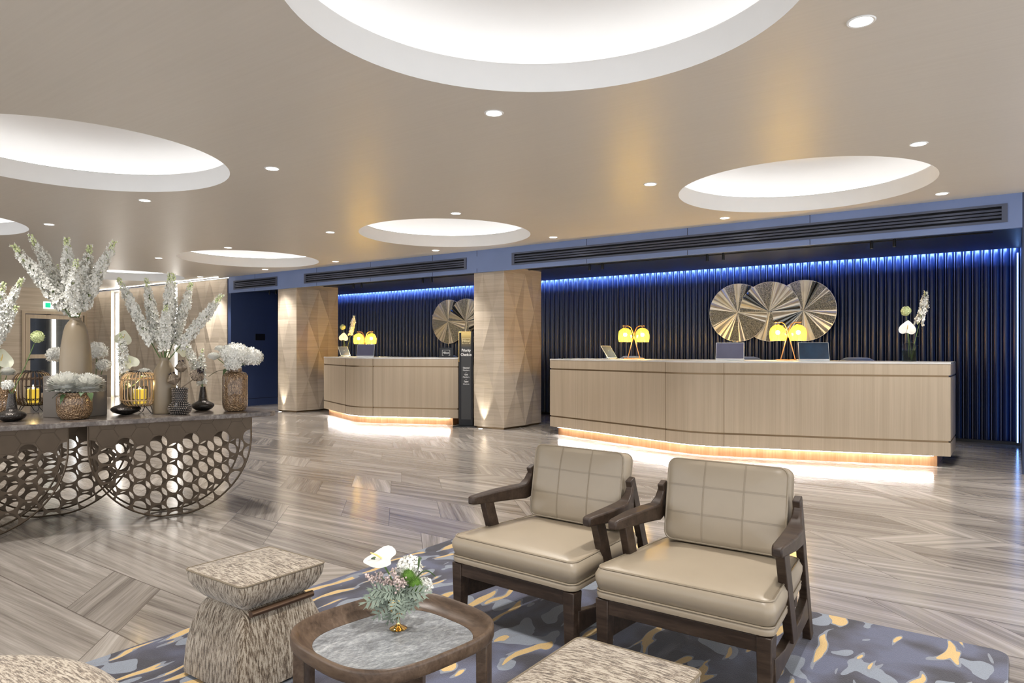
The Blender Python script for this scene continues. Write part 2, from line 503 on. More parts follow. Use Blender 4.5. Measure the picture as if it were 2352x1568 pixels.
slab = MB(); slab.box(-22, 4.3, -5, 12, 3.45, 3.55)
struct(slab.build('trim_1', M['white'], smooth=0))

rows = ['behind the lounge chairs', 'nearest the lounge', 'nearest the blue bulkhead']
colw = ['above the far timber wall', 'above the far end of the marble console', 'above the pillars', 'above the big reception desk', 'beyond the right edge']
cove_labels = {
    (0,2): 'farthest round ceiling dome, half hidden above the white flower spikes',
    (1,2): 'small round ceiling dome above the navy alcove, left of the twin pillars',
    (2,2): 'round ceiling dome in front of the short reception desk, middle one of the far row',
    (3,2): 'round ceiling dome over the long reception desk at upper right',
    (0,1): 'round ceiling dome at the far left, out past the flower console',
    (1,1): 'round ceiling dome cut by the left edge above the tallest flower spikes',
    (2,1): 'wide round ceiling dome at upper left, above and in front of the console',
    (3,1): 'largest round ceiling dome, overhead at the top middle',
    (4,2): 'round ceiling dome right of the long desk, outside the view',
    (4,1): 'round ceiling dome right of the lounge, outside the view',
    (0,0): 'round ceiling dome in the back row, farthest left', (1,0): 'round ceiling dome in the back row, second from the far left',
    (2,0): 'round ceiling dome in the back row, middle one', (3,0): 'round ceiling dome in the back row directly behind the lounge',
    (4,0): 'round ceiling dome in the back row, farthest right'}
proto_cove = None
for i in range(5):
    for j in range(3):
        loc = (cx_[i], cy_[j], ZC)
        if proto_cove is None:
            c = empty('ceiling_dome', loc)
            g = MB(); g.lathe([(RC, -.0), (RC, .165), (RC+.012, .177), (RC+.30, .177), (RC+.30, .17), (RC+.004, .17), (RC+.004, 0)], 96, cap=False)
            g.build('rim', M['white'], c, smooth=30)
            d = MB(); d.lathe([(RC+.30, .177), (RC+.30, .30), (RC+.22, .40), (RC+.02, .46), (.8, .50), (.4, .52), (.004, .525)], 96, cap=False)
            d.build('dome', M['dome'], c, smooth=60)
            l = MB(); ring = [((RC+.16)*math.cos(2*PI*k/72), (RC+.16)*math.sin(2*PI*k/72), .20) for k in range(72)]
            l.tube(ring, .018, 6, closed=True); l.build('light_strip', M['led_white'], c)
            proto_cove = c
        else:
            c = copy_tree(proto_cove); c.location = loc
        tag(c, cove_labels[(i, j)], 'ceiling dome', 'round lit ceiling domes')

# recessed downlights on their regular grid
DX = [-14.28, -11.95, -9.86, -7.46, -5.25, -2.82, -.60, 1.6]
DY = [(-.9, 'behind the lounge chairs'), (1.35, 'between the two near rows of domes'), (3.70, 'in the row in front of the large domes'), (6.16, 'in the row just before the far domes'), (8.26, 'in the row along the blue bulkhead')]
ordn = ['leftmost', 'second from the left', 'third from the left', 'fourth from the left', 'fifth from the left', 'sixth from the left', 'seventh from the left', 'rightmost']
dl0 = None
for yi, (dy, lab) in enumerate(DY):
    xs_ = DX if yi in (3, 4) else DX[2:]
    for xi, dx in enumerate(xs_):
        if dl0 is None:
            o = empty('downlight', (dx, dy, ZC))
            g = MB(); g.lathe([(.052, -.004), (.062, -.006), (.066, -.0005), (.052, -.0005)], 28, cap=False); g.build('trim_ring', M['white'], o)
            g = MB(); g.lathe([(.001, -.0035), (.052, -.004)], 28, cap=False); g.build('lens', M['lens'], o)
            dl0 = o
        else:
            o = copy_tree(dl0); o.location = (dx, dy, ZC)
        tag(o, 'recessed round downlight, %s %s' % (ordn[xi], lab), 'downlight', 'recessed ceiling downlights')
        ld = bpy.data.lights.get('downlight_beam') or bpy.data.lights.new('downlight_beam', 'SPOT')
        ld.energy = L_SPOT; ld.color = WARM; ld.spot_size = R(95); ld.spot_blend = .7; ld.shadow_soft_size = .05
        lo = bpy.data.objects.new('downlight_beam', ld); COL.objects.link(lo); lo.parent = o; lo.location = (0, 0, -.03)

# ---------------- bulkhead, recess, fluted wall
UL, UR = -13.85, .06
def fascia():
    g = MB()
    vents = [(-13.66, -12.13), (-11.27, -7.16), (-6.26, -.06)]
    za, zb = 2.545, 2.735
    g.box(UL, UR, 8.67, 8.72, 2.48, za); g.box(UL, UR, 8.67, 8.72, zb, ZC)
    x = UL
    for a, b in vents:
        g.box(x, a, 8.67, 8.72, za, zb); x = b
    g.box(x, UR, 8.67, 8.72, za, zb)
    o = struct(g.build('wall_bulkhead', M['navy_fascia'], smooth=0))
    s = MB()
    for x in (-12.9, -10.9, -9.4, -7.9, -6.95, -4.95, -3.45, -1.95):
        s.box(x-.003, x+.003, 8.6685, 8.6705, 2.48, za-.001); s.box(x-.003, x+.003, 8.6685, 8.6705, zb+.001, ZC)
    s.build('panel_joints', M['blackslot'], o, smooth=0)
    names = ['short linear air vent in the bulkhead over the navy alcove', 'long linear air vent in the bulkhead over the far desk, between the pillars', 'longest linear air vent in the bulkhead over the long desk']
    for (a, b), nm in zip(vents, names):
        e = empty('air_vent', ((a+b)/2, 8.67, za))
        h = (b-a)/2; H = zb-za
        f = MB(); w = .025
        for q in ((-h, h, 0, w), (-h, h, H-w, H)): f.box(q[0], q[1], -.012, .01, q[2], q[3])
        f.box(-h, -h+.05, -.012, .01, w, H-w); f.box(h-.05, h, -.012, .01, w, H-w)
        f.build('frame', M['vent'], e, smooth=0)
        k = MB(); k.box(-h+.04, h-.04, .035, .047, .002, H-.002); k.box(-h+.04, h-.04, .012, .035, .002, w*.6); k.box(-h+.04, h-.04, .012, .035, H-w*.6, H-.002); k.box(-h+.03, -h+.04, .012, .047, .002, H-.002); k.box(h-.04, h-.03, .012, .047, .002, H-.002); k.build('duct_back', M['blackslot'], e, smooth=0)
        for r in range(4):
            z = w + (H-2*w)*(r+.5)/4
            if r == 0: continue
            v = MB(); v.prism([(-.006, -.012), (.004, -.012), (.018, .010), (.008, .010)][:0] or [(-.008, -.011), (.012, -.013), (.016, .011), (-.004, .011)], -h+.05, h-.05, Matrix(((0,0,1,0),(1,0,0,0),(0,1,0,w + (H-2*w)*r/4.0),(0,0,0,1))))
            v.build('louvre', M['vent'], e, smooth=0)
        tag(e, nm, 'air vent', 'linear air vents')
fascia()
g = MB(); g.box(UL, UR, 8.72, 11.06, 2.56, 2.60); g.box(UL, UR, 10.92, 10.96, 2.60, 2.75)
struct(g.build('ceiling_recess', M['navy'], smooth=0))
g = MB(); g.box(UL, UR, 10.92, 11.6, 2.75, 2.8); struct(g.build('trim_2', M['navy'], smooth=0))
# fluted wall
g = MB(); pitch = .105; nf = int((UR-UL)/pitch)
prof = []
for k in range(nf):
    x0 = UR - (k+1)*pitch
    for q in range(9):
        a = PI*q/8
        prof.append((x0 + pitch/2 - math.cos(a)*(pitch/2-.007), 11.36 - math.sin(a)*.052))
prof.sort(key=lambda p: 0)
prof2 = []
for k in range(nf-1, -1, -1): prof2 += prof[k*9:(k+1)*9]
n = len(prof2)
g.add([(x, y, .04) for x, y in prof2] + [(x, y, 2.75) for x, y in prof2], [(i, i+1, n+i+1, n+i) for i in range(n-1)])
wb = struct(g.build('wall_back', M['flute'], smooth=50))
g = MB()
for k in range(nf+1):
    x = UR - k*pitch
    g.box(x-.003, x+.003, 11.318, 11.36, .04, 2.75)
g.build('edge_strips', M['flute_edge'], wb, smooth=0)
g = MB(); g.box(UL, UR, 11.37, 11.45, 0, 2.8); g.build('backing', M['navy'], wb, smooth=0)
g = MB(); g.box(UL, UR, 11.28, 11.37, 0, .04); struct(g.build('baseboard_back', M['black'], smooth=0))
g = MB(); g.box(UL+.05, UR-.02, 11.0, 11.03, 2.602, 2.63)
tag(g.build('blue_light_strip', M['led_blue'], smooth=0), 'blue linear light hidden along the top of the fluted wall', 'light strip')
g = MB(); g.box(.02, .035, 11.10, 11.14, .05, 2.5)
tag(g.build('blue_corner_light', M['led_corner'], smooth=0), 'upright blue light in the right-hand corner of the fluted wall', 'light strip')
# right return wall of the recess and left alcove wall
g = MB(); g.box(UR, UR+.12, 8.67, 11.45, 0, ZC); struct(g.build('wall_right_return', M['navy'], smooth=0))
g = MB(); g.box(UL-.12, UL, 8.72, 11.45, 0, 2.8)
wl = struct(g.build('wall_alcove', M['navy_wall'], smooth=0))
g = MB(); g.box(UL, UL+.004, 8.75, 11.3, .155, .163); 
for y in (9.9, 11.05): g.box(UL, UL+.004, y-.004, y+.004, .163, 2.55)
g.build('panel_joints', M['blackslot'], wl, smooth=0)
g = MB(); g.box(UL+.0045, UL+.02, 9.32, 9.56, 1.465, 1.61)
tag(g.build('wall_plate', M['black'], bevel=.003, smooth=0), 'small black plate on the navy alcove wall', 'wall plate')
# outer room walls
g = MB(); g.box(UR+.12, 4.3, 8.67, 8.8, 0, ZC); struct(g.build('wall_front', M['ceiling'], smooth=0))
# unseen mullioned openings behind and right of the lounge, added to admit fill light
def add_fill_opening(name, a, b, along_x, const):
    o = struct(empty(name, (0, 0, 0))); g = MB(); n = int((b-a)/1.8)
    def bx(p0, p1, z0, z1, t=.04):
        if along_x: g.box(p0, p1, const-t, const+t, z0, z1)
        else: g.box(const-t, const+t, p0, p1, z0, z1)
    bx(a, b, 0, .12); bx(a, b, ZC-.12, ZC)
    for k in range(n+1):
        p = a + (b-a)*k/n; bx(p-.03, p+.03, .12, ZC-.12)
    g.build('fill_opening_frame', M['black'], o, smooth=0)
add_fill_opening('fill_opening_1', -20.3, 4.2, True, -4.95)
add_fill_opening('fill_opening_2', -4.9, 8.6, False, 4.22)
# track in recess with paired cylinder spots
g = MB(); g.box(-12.9, -.2, 9.40, 9.43, 2.552, 2.562)
tag(g.build('lighting_track', M['blackslot'], smooth=0), 'thin black track set in the dark ceiling behind the bulkhead', 'track')
SP = [(-13.15, 'left of the pair in front of the navy alcove'), (-12.92, 'right of the pair in front of the navy alcove'), (-10.45, 'left of the left pair over the far desk'), (-10.22, 'right of the left pair over the far desk'),
      (-8.62, 'left of the right pair over the far desk'), (-8.40, 'right of the right pair over the far desk'), (-5.20, 'left of the left pair over the long desk'), (-4.98, 'right of the left pair over the long desk'),
      (-3.38, 'left of the middle pair over the long desk'), (-3.16, 'right of the middle pair over the long desk'), (-1.38, 'left of the right pair over the long desk'), (-1.14, 'right of the right pair over the long desk')]
s0 = None
for x, lab in SP:
    if s0 is None:
        s0 = o = empty('cylinder_spotlight', (x, 9.2, 2.56))
        g = MB(); g.lathe([(.004, 0), (.004, -.02), (.018, -.02), (.018, -.11), (.015, -.11), (.015, -.10)], 16, cap=False); g.build('body', M['black'], o)
        g = MB(); g.lathe([(.0005, -.101), (.015, -.101)], 16, cap=False); g.build('lens', M['lens'], o)
    else:
        o = copy_tree(s0); o.location = (x, 9.2, 2.56)
    tag(o, 'small black cylinder spotlight, ' + lab, 'spotlight', 'cylinder spotlights behind the bulkhead')
    ld = bpy.data.lights.get('spot_beam') or bpy.data.lights.new('spot_beam', 'SPOT')
    ld.energy = L_TRACK; ld.color = WARM; ld.spot_size = R(50); ld.spot_blend = .5; ld.shadow_soft_size = .02
    lo = bpy.data.objects.new('spot_beam', ld); COL.objects.link(lo); lo.parent = o; lo.location = (0, 0, -.12); lo.rotation_euler = (R(22), 0, 0)

# ---------------- faceted timber
def facet_face(mb, p0, p1, z0, z1, cols, nrow, depth, nrm, phase=0):
    """zig-zag facets between two upright edges; grid points pushed out in a chequer"""
    p0, p1, nrm = Vector(p0), Vector(p1), Vector(nrm)
    vs = []
    for j in range(nrow+1):
        for i in range(cols+1):
            d = 0 if (i in (0, cols)) else (depth if (i+j+phase) % 2 else -.35*depth)
            p = p0.lerp(p1, i/cols) + nrm*d
            vs.append((p.x, p.y, z0 + (z1-z0)*j/nrow))
    fs = []; w = cols+1
    for j in range(nrow):
        for i in range(cols):
            a, b, c, d = j*w+i, j*w+i+1, (j+1)*w+i+1, (j+1)*w+i
            if (i+j+phase) % 2: fs += [(a, b, c), (a, c, d)]
            else: fs += [(a, b, d), (b, c, d)]
    mb.add(vs, fs)
def pillar(x0, y0, label):
    x1, y1 = x0+.60, y0+1.05
    o = empty('faceted_pillar', ((x0+x1)/2, (y0+y1)/2, 0))
    c = Vector(((x0+x1)/2, (y0+y1)/2))
    g = MB(); hx, hy = .30, .525; H = 2.475; z0 = .03
    facet_face(g, (-hx, -hy), (hx, -hy), z0, H, 3, 4, .034, (0, -1), 0)
    facet_face(g, (hx, -hy), (hx, hy), z0, H, 4, 4, .034, (1, 0), 1)
    facet_face(g, (hx, hy), (-hx, hy), z0, H, 3, 4, .034, (0, 1), 0)
    facet_face(g, (-hx, hy), (-hx, -hy), z0, H, 4, 4, .034, (-1, 0), 1)
    g.build('facets', M['oak_panel'], o, smooth=0)
    g = MB(); g.box(-hx, hx, -hy, hy, H-.002, 2.56); g.build('core', M['oak_panel'], o, smooth=0)
    g = MB(); g.box(-hx+.02, hx-.02, -hy+.02, hy-.02, 0, z0+.01); g.build('base', M['bronze'], o, smooth=0)
    tag(o, label, 'pillar', 'faceted timber pillars')
    # floor uplight in front of it
    e = empty('floor_uplight', (x0+.22, y0-.11, 0))
    g = MB(); g.lathe([(.045, 0), (.045, .004), (.032, .004), (.032, .003)], 20, cap=False); g.build('trim_ring', M['silver'], e)
    g = MB(); g.lathe([(.0005, .0035), (.032, .0035)], 20, cap=False); g.build('lens', M['lens'], e)
    tag(e, 'tiny round uplight in the floor at the foot of the %s' % ('right pillar' if x0 > -9 else 'left pillar'), 'uplight', 'floor uplights at the pillars')
    ld = bpy.data.lights.new('uplight_beam', 'SPOT'); ld.energy = L_UP; ld.color = (1,.95,.85); ld.spot_size = R(48); ld.spot_blend = .6; ld.shadow_soft_size = .02
    lo = bpy.data.objects.new('uplight_beam', ld); COL.objects.link(lo); lo.parent = e; lo.location = (0, 0, .02); lo.rotation_euler = (R(180-6), 0, 0)
pillar(-7.06, 8.735, 'faceted pale timber pillar between the two desks, beside the black sign')
pillar(-12.20, 8.735, 'faceted pale timber pillar next to the navy alcove, left of the far desk')

# timber wall at far left with lit slots
segs = [(-20.3, -19.33), (-18.86, -16.52), (-16.02, UL-.12)]
for k, (a, b) in enumerate(segs):
    g = MB(); cols = max(2, int(round((b-a)/.30)))
    facet_face(g, (a, 8.70), (b, 8.70), .02, ZC-.03, cols, 4, .05, (0, -1), k)
    g.box(a, b, 8.705, 8.78, 0, ZC-.02)
    struct(g.build('wall_timber_%d' % (k+1), M['oak_panel'], smooth=0))
g = MB(); g.box(-20.3, UL-.12, 8.95, 9.0, 0, ZC); g.box(-20.3, UL-.12, 8.78, 9.0, ZC-.02, ZC)
struct(g.build('wall_timber_backing', M['white'], smooth=0))
for k, (x, lab) in enumerate([(-19.23, 'upright light strip in the left-hand slot of the far timber wall'), (-18.96, 'second upright light strip in the left-hand slot of the far timber wall'), (-16.27, 'upright light strip in the slot of the timber wall behind the middle vase')]):
    g = MB(); g.box(x-.045, x+.045, 8.80, 8.83, .05, ZC-.1)
    tag(g.build('light_strip', M['led_wall'], smooth=0), lab, 'light strip', 'upright light strips in the timber wall')
g = MB(); g.box(-20.25, -14.0, 8.50, 8.52, ZC-.012, ZC-.001)
tag(g.build('ceiling_light_strip', M['led_wall'], smooth=0), 'thin light line in the ceiling grazing the far timber wall', 'light strip')
# left end wall with glazed doors
g = MB(); g.box(-20.42, -20.3, -5, 7.0, 0, ZC); g.box(-20.42, -20.3, 8.52, 8.7, 0, ZC); g.box(-20.42, -20.3, 7.0, 8.52, 2.24, ZC)
struct(g.build('wall_left', M['oak_panel'], smooth=0))
def door():
    y0, y1 = 7.0, 8.52
    o = struct(empty('door_1', (-20.3, y0, 0)))
    W = y1-y0; g = MB()
    g.box(-.08, .03, 0, .07, 0, 2.24); g.box(-.08, .03, W-.07, W, 0, 2.24); g.box(-.08, .03, .07, W-.07, 2.17, 2.24)
    g.build('door_frame', M['oak'], o, smooth=0)
    g = MB(); a, b = .09, W-.09
    g.box(-.05, 0, a, a+.10, .01, 2.15); g.box(-.05, 0, b-.10, b, .01, 2.15)
    for z0, z1 in ((.01, .14), (1.03, 1.13), (2.05, 2.15)): g.box(-.05, 0, a+.10, b-.10, z0, z1)
    g.build('door_leaf', M['oak'], o, smooth=0)
    g = MB(); g.box(-.03, -.022, a+.10, b-.10, .14, 1.03); g.box(-.03, -.022, a+.10, b-.10, 1.13, 2.05)
    g.build('door_glass', M['pane'], o, smooth=0)
    g = MB(); g.box(0, .05, a+.03, a+.07, .98, 1.0); g.tube([(.05, a+.05, 1.0), (.05, a+.16, 1.0)], .012, 8); g.build('door_handle', M['black'], o)
door()
# lobby beyond the doors: dark end wall with a lit column
g = MB(); g.box(-24.1, -24.0, 4, 11, 0, 3.4); g.box(-24, -20.42, 4, 4.1, 0, 3.4); g.box(-24, -20.42, 11, 11.1, 0, 3.4); g.box(-24.1, -20.42, 4, 11, ZC, ZC+.05)
struct(g.build('wall_outer_lobby', M['navy'], smooth=0))
g = MB(); g.box(-24.1, -20.42, 4, 11.1, -.1, -.001); struct(g.build('floor_outer_lobby', M['floor'], smooth=0))
g = MB(); g.box(-23.95, -23.6, 8.9, 10.4, 0, ZC); struct(g.build('wall_outer_panel', M['oak_panel'], smooth=0))
g = MB(); g.box(-23.59, -23.56, 9.55, 9.66, .05, ZC-.1)
tag(g.build('light_strip', M['led_wall'], smooth=0), 'upright light strip seen through the glass door at far left', 'light strip')
ex = empty('exit_sign', (-20.28, 7.66, 2.40))
g = MB(); g.box(-.01, .03, -.18, .18, -.09, .09); g.build('housing', plain('exit_white', (.8,.85,.85), .4, emit=(.8,1,.95), es=.9), ex, smooth=0)
g = MB(); g.box(.031, .033, -.15, -.03, -.06, .06); g.box(.031, .033, .0, .06, -.01, .03); g.prism([(.05, -.04), (.13, .01), (.05, .06)], .031, .033, Matrix(((0,0,1,0),(1,0,0,0),(0,1,0,0),(0,0,0,1))))
g.build('pictogram', plain('exit_green', (.0,.35,.18), .4, emit=(0,.6,.3), es=.6), ex, smooth=0)
tag(ex, 'small green and white exit sign over the glass doors at far left', 'exit sign')

# ================================================================== RECEPTION DESKS
def bent(half, y_end, y_mid, inset=0.0, n=10, back=.75):
    """plan outline of the desk: two straight wings meeting in a soft bend, then the back edge"""
    s = (y_end - y_mid) / half
    ang = math.atan(s); pts = []
    bw = .32
    L = [(-half + inset*1.6, y_end)]
    f = []
    for k in range(n+1):
        x = -bw + 2*bw*k/n
        y = y_mid + s*bw*.5 + s*(x*x)/(2*bw) 
        f.append((x, y))
    off = inset
    front = [(-half + off*1.7, y_end - s*off*1.7 + off)] + [(x, y + off) for x, y in f] + [(half - off*1.7, y_end - s*off*1.7 + off)]
    backp = [(half - off*1.7, y_end + back), (-half + off*1.7, y_end + back)]
    return front + backp
def desk(xc, half, y_end, y_mid, label, name, cat='reception desk'):
    o = empty('reception_desk', (xc, y_mid, 0))
    def P(inset, b=.78): return [(x, y - y_mid) for x, y in bent(half, y_end, y_mid, inset, back=b)]
    g = MB(); g.prism(P(.0), 1.098, 1.116); g.build('stone_top', M['deskstone'], o, smooth=30)
    g = MB(); g.prism(P(.002), .978, 1.097); g.build('top_band', M['oak'], o, smooth=30)
    g = MB(); g.prism(P(.012), .958, .978); g.build('upper_groove', M['bronze'], o, smooth=30)
    g = MB(); g.prism(P(.002), .283, .958); pn = g.build('front_panel', M['oak'], o, smooth=30)
    g = MB(); g.prism(P(.012), .262, .283); g.build('lower_groove', M['bronze'], o, smooth=30)
    g = MB(); g.prism(P(.002), .118, .262); g.build('bottom_band', M['oak'], o, smooth=30)
    g = MB(); g.prism(P(.075, .72), 0, .117); g.build('copper_plinth', M['copper'], o, smooth=30)
    # joints
    fr = bent(half, y_end, y_mid, 0)
    g = MB()
    for x in (-.42, .32):
        yy = y_mid + (y_end-y_mid)/half*max(abs(x), .0)
        if abs(x) <= .32: yy = y_mid + (y_end-y_mid)/half*(.16 + x*x/.64)
        g.box(x-.002, x+.002, yy-y_mid-.0015, yy-y_mid+.01, .118, 1.096)
    g.build('panel_joints', M['bronze'], o, smooth=0)
    # light strip under the overhang
    pts = [(x, y - y_mid + .022, .1135) for x, y in fr[:-2]]
    pts[0] = (pts[0][0]+.16, pts[0][1]-.04, .1135); pts[-1] = (pts[-1][0]-.16, pts[-1][1]-.04, .1135)
    g = MB()
    for a, b in zip(pts[:-1], pts[1:]):
        a, b = Vector(a), Vector(b); d = (b-a).normalized(); nn = Vector((-d.y, d.x, 0))*.009
        g.hexa([a-nn, b-nn, b+nn, a+nn], [p+Vector((0,0,.004)) for p in (a-nn, b-nn, b+nn, a+nn)])
    g.build('light_strip', M['led_plinth'], o, smooth=0)
    tag(o, label, cat)
    return o
desk(-3.07, 2.52, 8.70, 7.93, 'long bent reception desk in pale oak with copper plinth, right of both pillars', 'a')
d2 = desk(-9.15, 1.70, 8.80, 8.06, 'shorter far reception desk in pale oak between the two timber pillars', 'b')

g = MB(); g.box(1.72, 2.02, 1.10, 1.16, .10, .99); g.build('side_return', M['oak'], d2, smooth=0)
# ---------------- wall art: three overlapping fans of radiating wedges
def fan_art(xc, label):
    o = empty('fan_wall_art', (xc, 11.22, 1.845))
    RR = .465
    Y = Matrix(((1,0,0,0),(0,0,1,0),(0,1,0,0),(0,0,0,1)))
    rng = random.Random(5)
    def disc(cx, y0, a0, a1, name, n, r=RR):
        e = MB(); nn = 48
        ang = [a0+(a1-a0)*k/nn for k in range(nn+1)]
        poly = [(cx, 0)] + [(cx+r*math.cos(a), r*math.sin(a)) for a in ang] if a1-a0 < 6.2 else [(cx+r*math.cos(a), r*math.sin(a)) for a in ang[:-1]]
        if a1-a0 < 6.2 and abs(a1-a0-PI) < .01: poly = poly[1:]
        e.prism(poly, -y0+.002, -y0+.022, Matrix(((1,0,0,0),(0,0,-1,0),(0,1,0,0),(0,0,0,1))))
        back = e.build(name, M['sect'][3], o, smooth=30)
        cuts = sorted([a0, a1] + [a0 + (a1-a0)*(k + rng.uniform(-.32, .32))/n for k in range(1, n)])
        wedges = {0: MB(), 1: MB(), 2: MB(), 3: MB()}
        for k in range(len(cuts)-1):
            p, q = cuts[k], cuts[k+1]; mid = (p+q)/2
            m = [0, 1, 2, 3, 0, 3][(k*5 + rng.randint(0, 2)) % 6]
            ns = 4; rr = r*.988
            arc = [(cx+rr*math.cos(p+(q-p)*j/ns), -.024, rr*math.sin(p+(q-p)*j/ns)) for j in range(ns+1)]
            # ridge fold: mid line of the wedge stands proud
            tip = (cx, -.04, 0); mm = (cx+rr*math.cos(mid), -.050 if m in (2,3) else -.034, rr*math.sin(mid))
            vs = [tip] + arc[:ns//2] + [mm] + arc[ns//2+1:]
            fs = [(0, i+1, i) for i in range(1, ns+1)]
            # outer edge down to the disc
            base = [(v[0], -.02, v[2]) for v in vs[1:]]
            L = len(vs)
            vs2 = vs + base
            fs += [(i, i+1, L+i, L+i-1) for i in range(1, ns+1)]
            wedges[m].add([(a, b - 0.0 + y0, c) for a, b, c in vs2], fs)
        for m, w in wedges.items():
            if w.f: w.build('leaf_wedges', M['sect'][m], back, smooth=0)
    disc(0, 0.0, 0, 2*PI, 'middle_disc', 26)
    disc(-.50, -.03, 0, 2*PI, 'left_disc', 30)
    disc(.50, -.03, 0, 2*PI, 'right_disc', 30)
    disc(0, -.062, 0.02, PI-.02, 'middle_fan', 15)
    tag(o, label, 'wall art', 'fan wall sculptures')
    return o
fan_art(-3.10, 'wall sculpture of three overlapping silver and gold fans behind the long desk')
fan_art(-9.22, 'silver fan wall sculpture behind the far desk, partly hidden by the right pillar')

# ---------------- desk-top things
def amber_lamp(x, y, rz, label):
    o = empty('table_lamp', (x, y, 1.117), rz)
    g = MB(); g.box(-.145, .145, -.05, .05, 0, .014); g.build('base', M['copper'], o, bevel=.002)
    g = MB()
    for s in (-1, 1):
        pts = [(-.085*s, 0.010*s, .014), (-.02*s, .010*s, .26), (.018*s, .010*s, .40), (.040*s, .010*s, .455), (.075*s, .010*s, .478), (.16*s, .010*s, .480)]
        g = MB(); g.tube(pts, .0065, 10); arm = g.build('arm', M['copper'], o)
        cx = .125*s
        g = MB(); g.tube([(cx, .01*s, .48), (cx, .01*s, .445)], .007, 8); g.build('socket', M['bronze'], arm)
        # faceted glass shade
        rng = random.Random(3+s)
        prof = [(.018, .452), (.055, .435), (.088, .40), (.103, .35), (.102, .295), (.090, .245)]
        vs = []; n = 10
        for j, (r, z) in enumerate(prof):
            for k in range(n):
                a = 2*PI*(k + .5*(j % 2))/n
                r2 = r*(1+rng.uniform(-.02, .02)) if 0 < j < 5 else r
                vs.append((cx + r2*math.cos(a), .01*s + r2*math.sin(a), z))
        fs = []
        for j in range(len(prof)-1):
            for k in range(n):
                k2 = (k+1) % n; a, b, c, d = j*n+k, j*n+k2, (j+1)*n+k2, (j+1)*n+k
                if j % 2 == 0: fs += [(a, d, c) if False else (a, b, d), (b, c, d)]
                else: fs += [(a, b, c), (a, c, d)]
        g = MB(); g.add(vs, fs); g.build('glass_shade', M['amber'], o, smooth=0)
        g = MB(); g.sphere((cx, .01*s, .35), .026, 14, 10); g.build('bulb', M['bulb'], o)
        ld = bpy.data.lights.get('bulb_light') or bpy.data.lights.new('bulb_light', 'POINT')
        ld.energy = L_BULB*.25; ld.color = (1,.83,.40); ld.shadow_soft_size = .03
        lo = bpy.data.objects.new('bulb_light', ld); COL.objects.link(lo); lo.parent = o; lo.location = (cx, .01*s, .285)
    return tag(o, label, 'table lamp', 'amber glass lamps on the desks')
RZ = R(YAW)
amber_lamp(-4.47, 9.20, RZ*.9, 'copper lamp with two amber glass shades on the left end of the long desk')
amber_lamp(-2.31, 9.12, RZ*.75, 'copper lamp with two amber glass shades in front of the gold fans')
amber_lamp(-10.15, 9.22, RZ*.7, 'copper lamp with two amber glass shades on the far desk')

def laptop(x, y, rz, label, w=.34, tilt=18, face='screen'):
    o = empty('laptop', (x, y, 1.117), rz)
    g = MB(); g.box(-w/2, w/2, 0, .22, 0, .012); g.build('keyboard_base', M['silver'], o, bevel=.003)
    m = Matrix.Translation((0, 0, .012)) @ Matrix.Rotation(R(-tilt), 4, 'X')
    g = MB(); g.box(-w/2, w/2, -.004, .004, 0, .225, m); li = g.build('lid', M['silver'], o, bevel=.002)
    g = MB(); g.box(-w/2+.006, w/2-.006, -.0055, -.004, .012, .219, m); g.build('dark_cover', M[face], li, smooth=0)
    return tag(o, label, 'laptop', 'laptops on the desks')
laptop(-2.88, 8.62, R(16), 'laptop with grey screen facing out, left of the middle amber lamp', tilt=22, face='screen_grey')
laptop(-1.93, 8.80, R(22), 'laptop with shiny dark blue screen, right of the middle amber lamp', tilt=22, face='screen_blue')
laptop(-9.63, 8.75, R(24), 'laptop with grey screen on the far desk', tilt=14, face='screen_grey')
def tablet(x, y, rz, label, w=.2):
    o = empty('tablet_stand', (x, y, 1.117), rz)
    m = Matrix.Translation((0, 0, .01)) @ Matrix.Rotation(R(-38), 4, 'X')
    g = MB(); g.box(-w/2, w/2, -.004, .004, 0, .23, m); sc = g.build('tablet', M['silver'], o, bevel=.002)
    g = MB(); g.box(-w/2+.008, w/2-.008, -.0055, -.004, .01, .22, m); g.build('tablet_screen', M['screen'], sc, smooth=0)
    g = MB(); g.tube([(0, .12, .0), (0, .08, .12)], .01, 8); g.box(-.06, .06, -.01, .15, 0, .008); g.build('stand_foot', M['silver'], o)
    return tag(o, label, 'tablet', 'tablets on the desks')
tablet(-4.72, 9.02, R(75), 'tablet leaning back on a stand at the left end of the long desk')
tablet(-10.42, 8.98, R(75), 'tablet leaning back on a stand before the lamp on the far desk')

def text(s, size, mat, parent, loc, rot, name='lettering', align_x='CENTER', bold=0.0, sx=.80):
    cu = bpy.data.curves.new(name, 'FONT'); cu.body = s; cu.size = size; cu.align_x = align_x; cu.extrude = .0008; cu.offset = bold
    t = bpy.data.objects.new(name, cu); COL.objects.link(t)
    me = bpy.data.meshes.new_from_object(t.evaluated_get(bpy.context.evaluated_depsgraph_get()))
    COL.objects.unlink(t); bpy.data.objects.remove(t)
    me.name = name; me.materials.clear(); me.materials.append(mat)
    o = bpy.data.objects.new(name, me); COL.objects.link(o); o.parent = parent; o.location = loc; o.rotation_euler = rot; o.scale = (sx, 1, 1)
    return o
def frame_logo(parent, w, h, loc, mat):
    """thin rounded outline around the hotel name, gap at the foot"""
    g = MB(); t = w*.03
    g.box(-w/2, w/2, -.0005, .0005, h/2-t, h/2); g.box(-w/2, -w/2+t, -.0005, .0005, -h/2, h/2-t); g.box(w/2-t, w/2, -.0005, .0005, -h/2, h/2-t)
    g.box(-w/2, -w*.32, -.0005, .0005, -h/2-t, -h/2); g.box(w*.32, w/2, -.0005, .0005, -h/2-t, -h/2)
    o = g.build('name_frame', mat, parent, smooth=0, loc=loc); return o
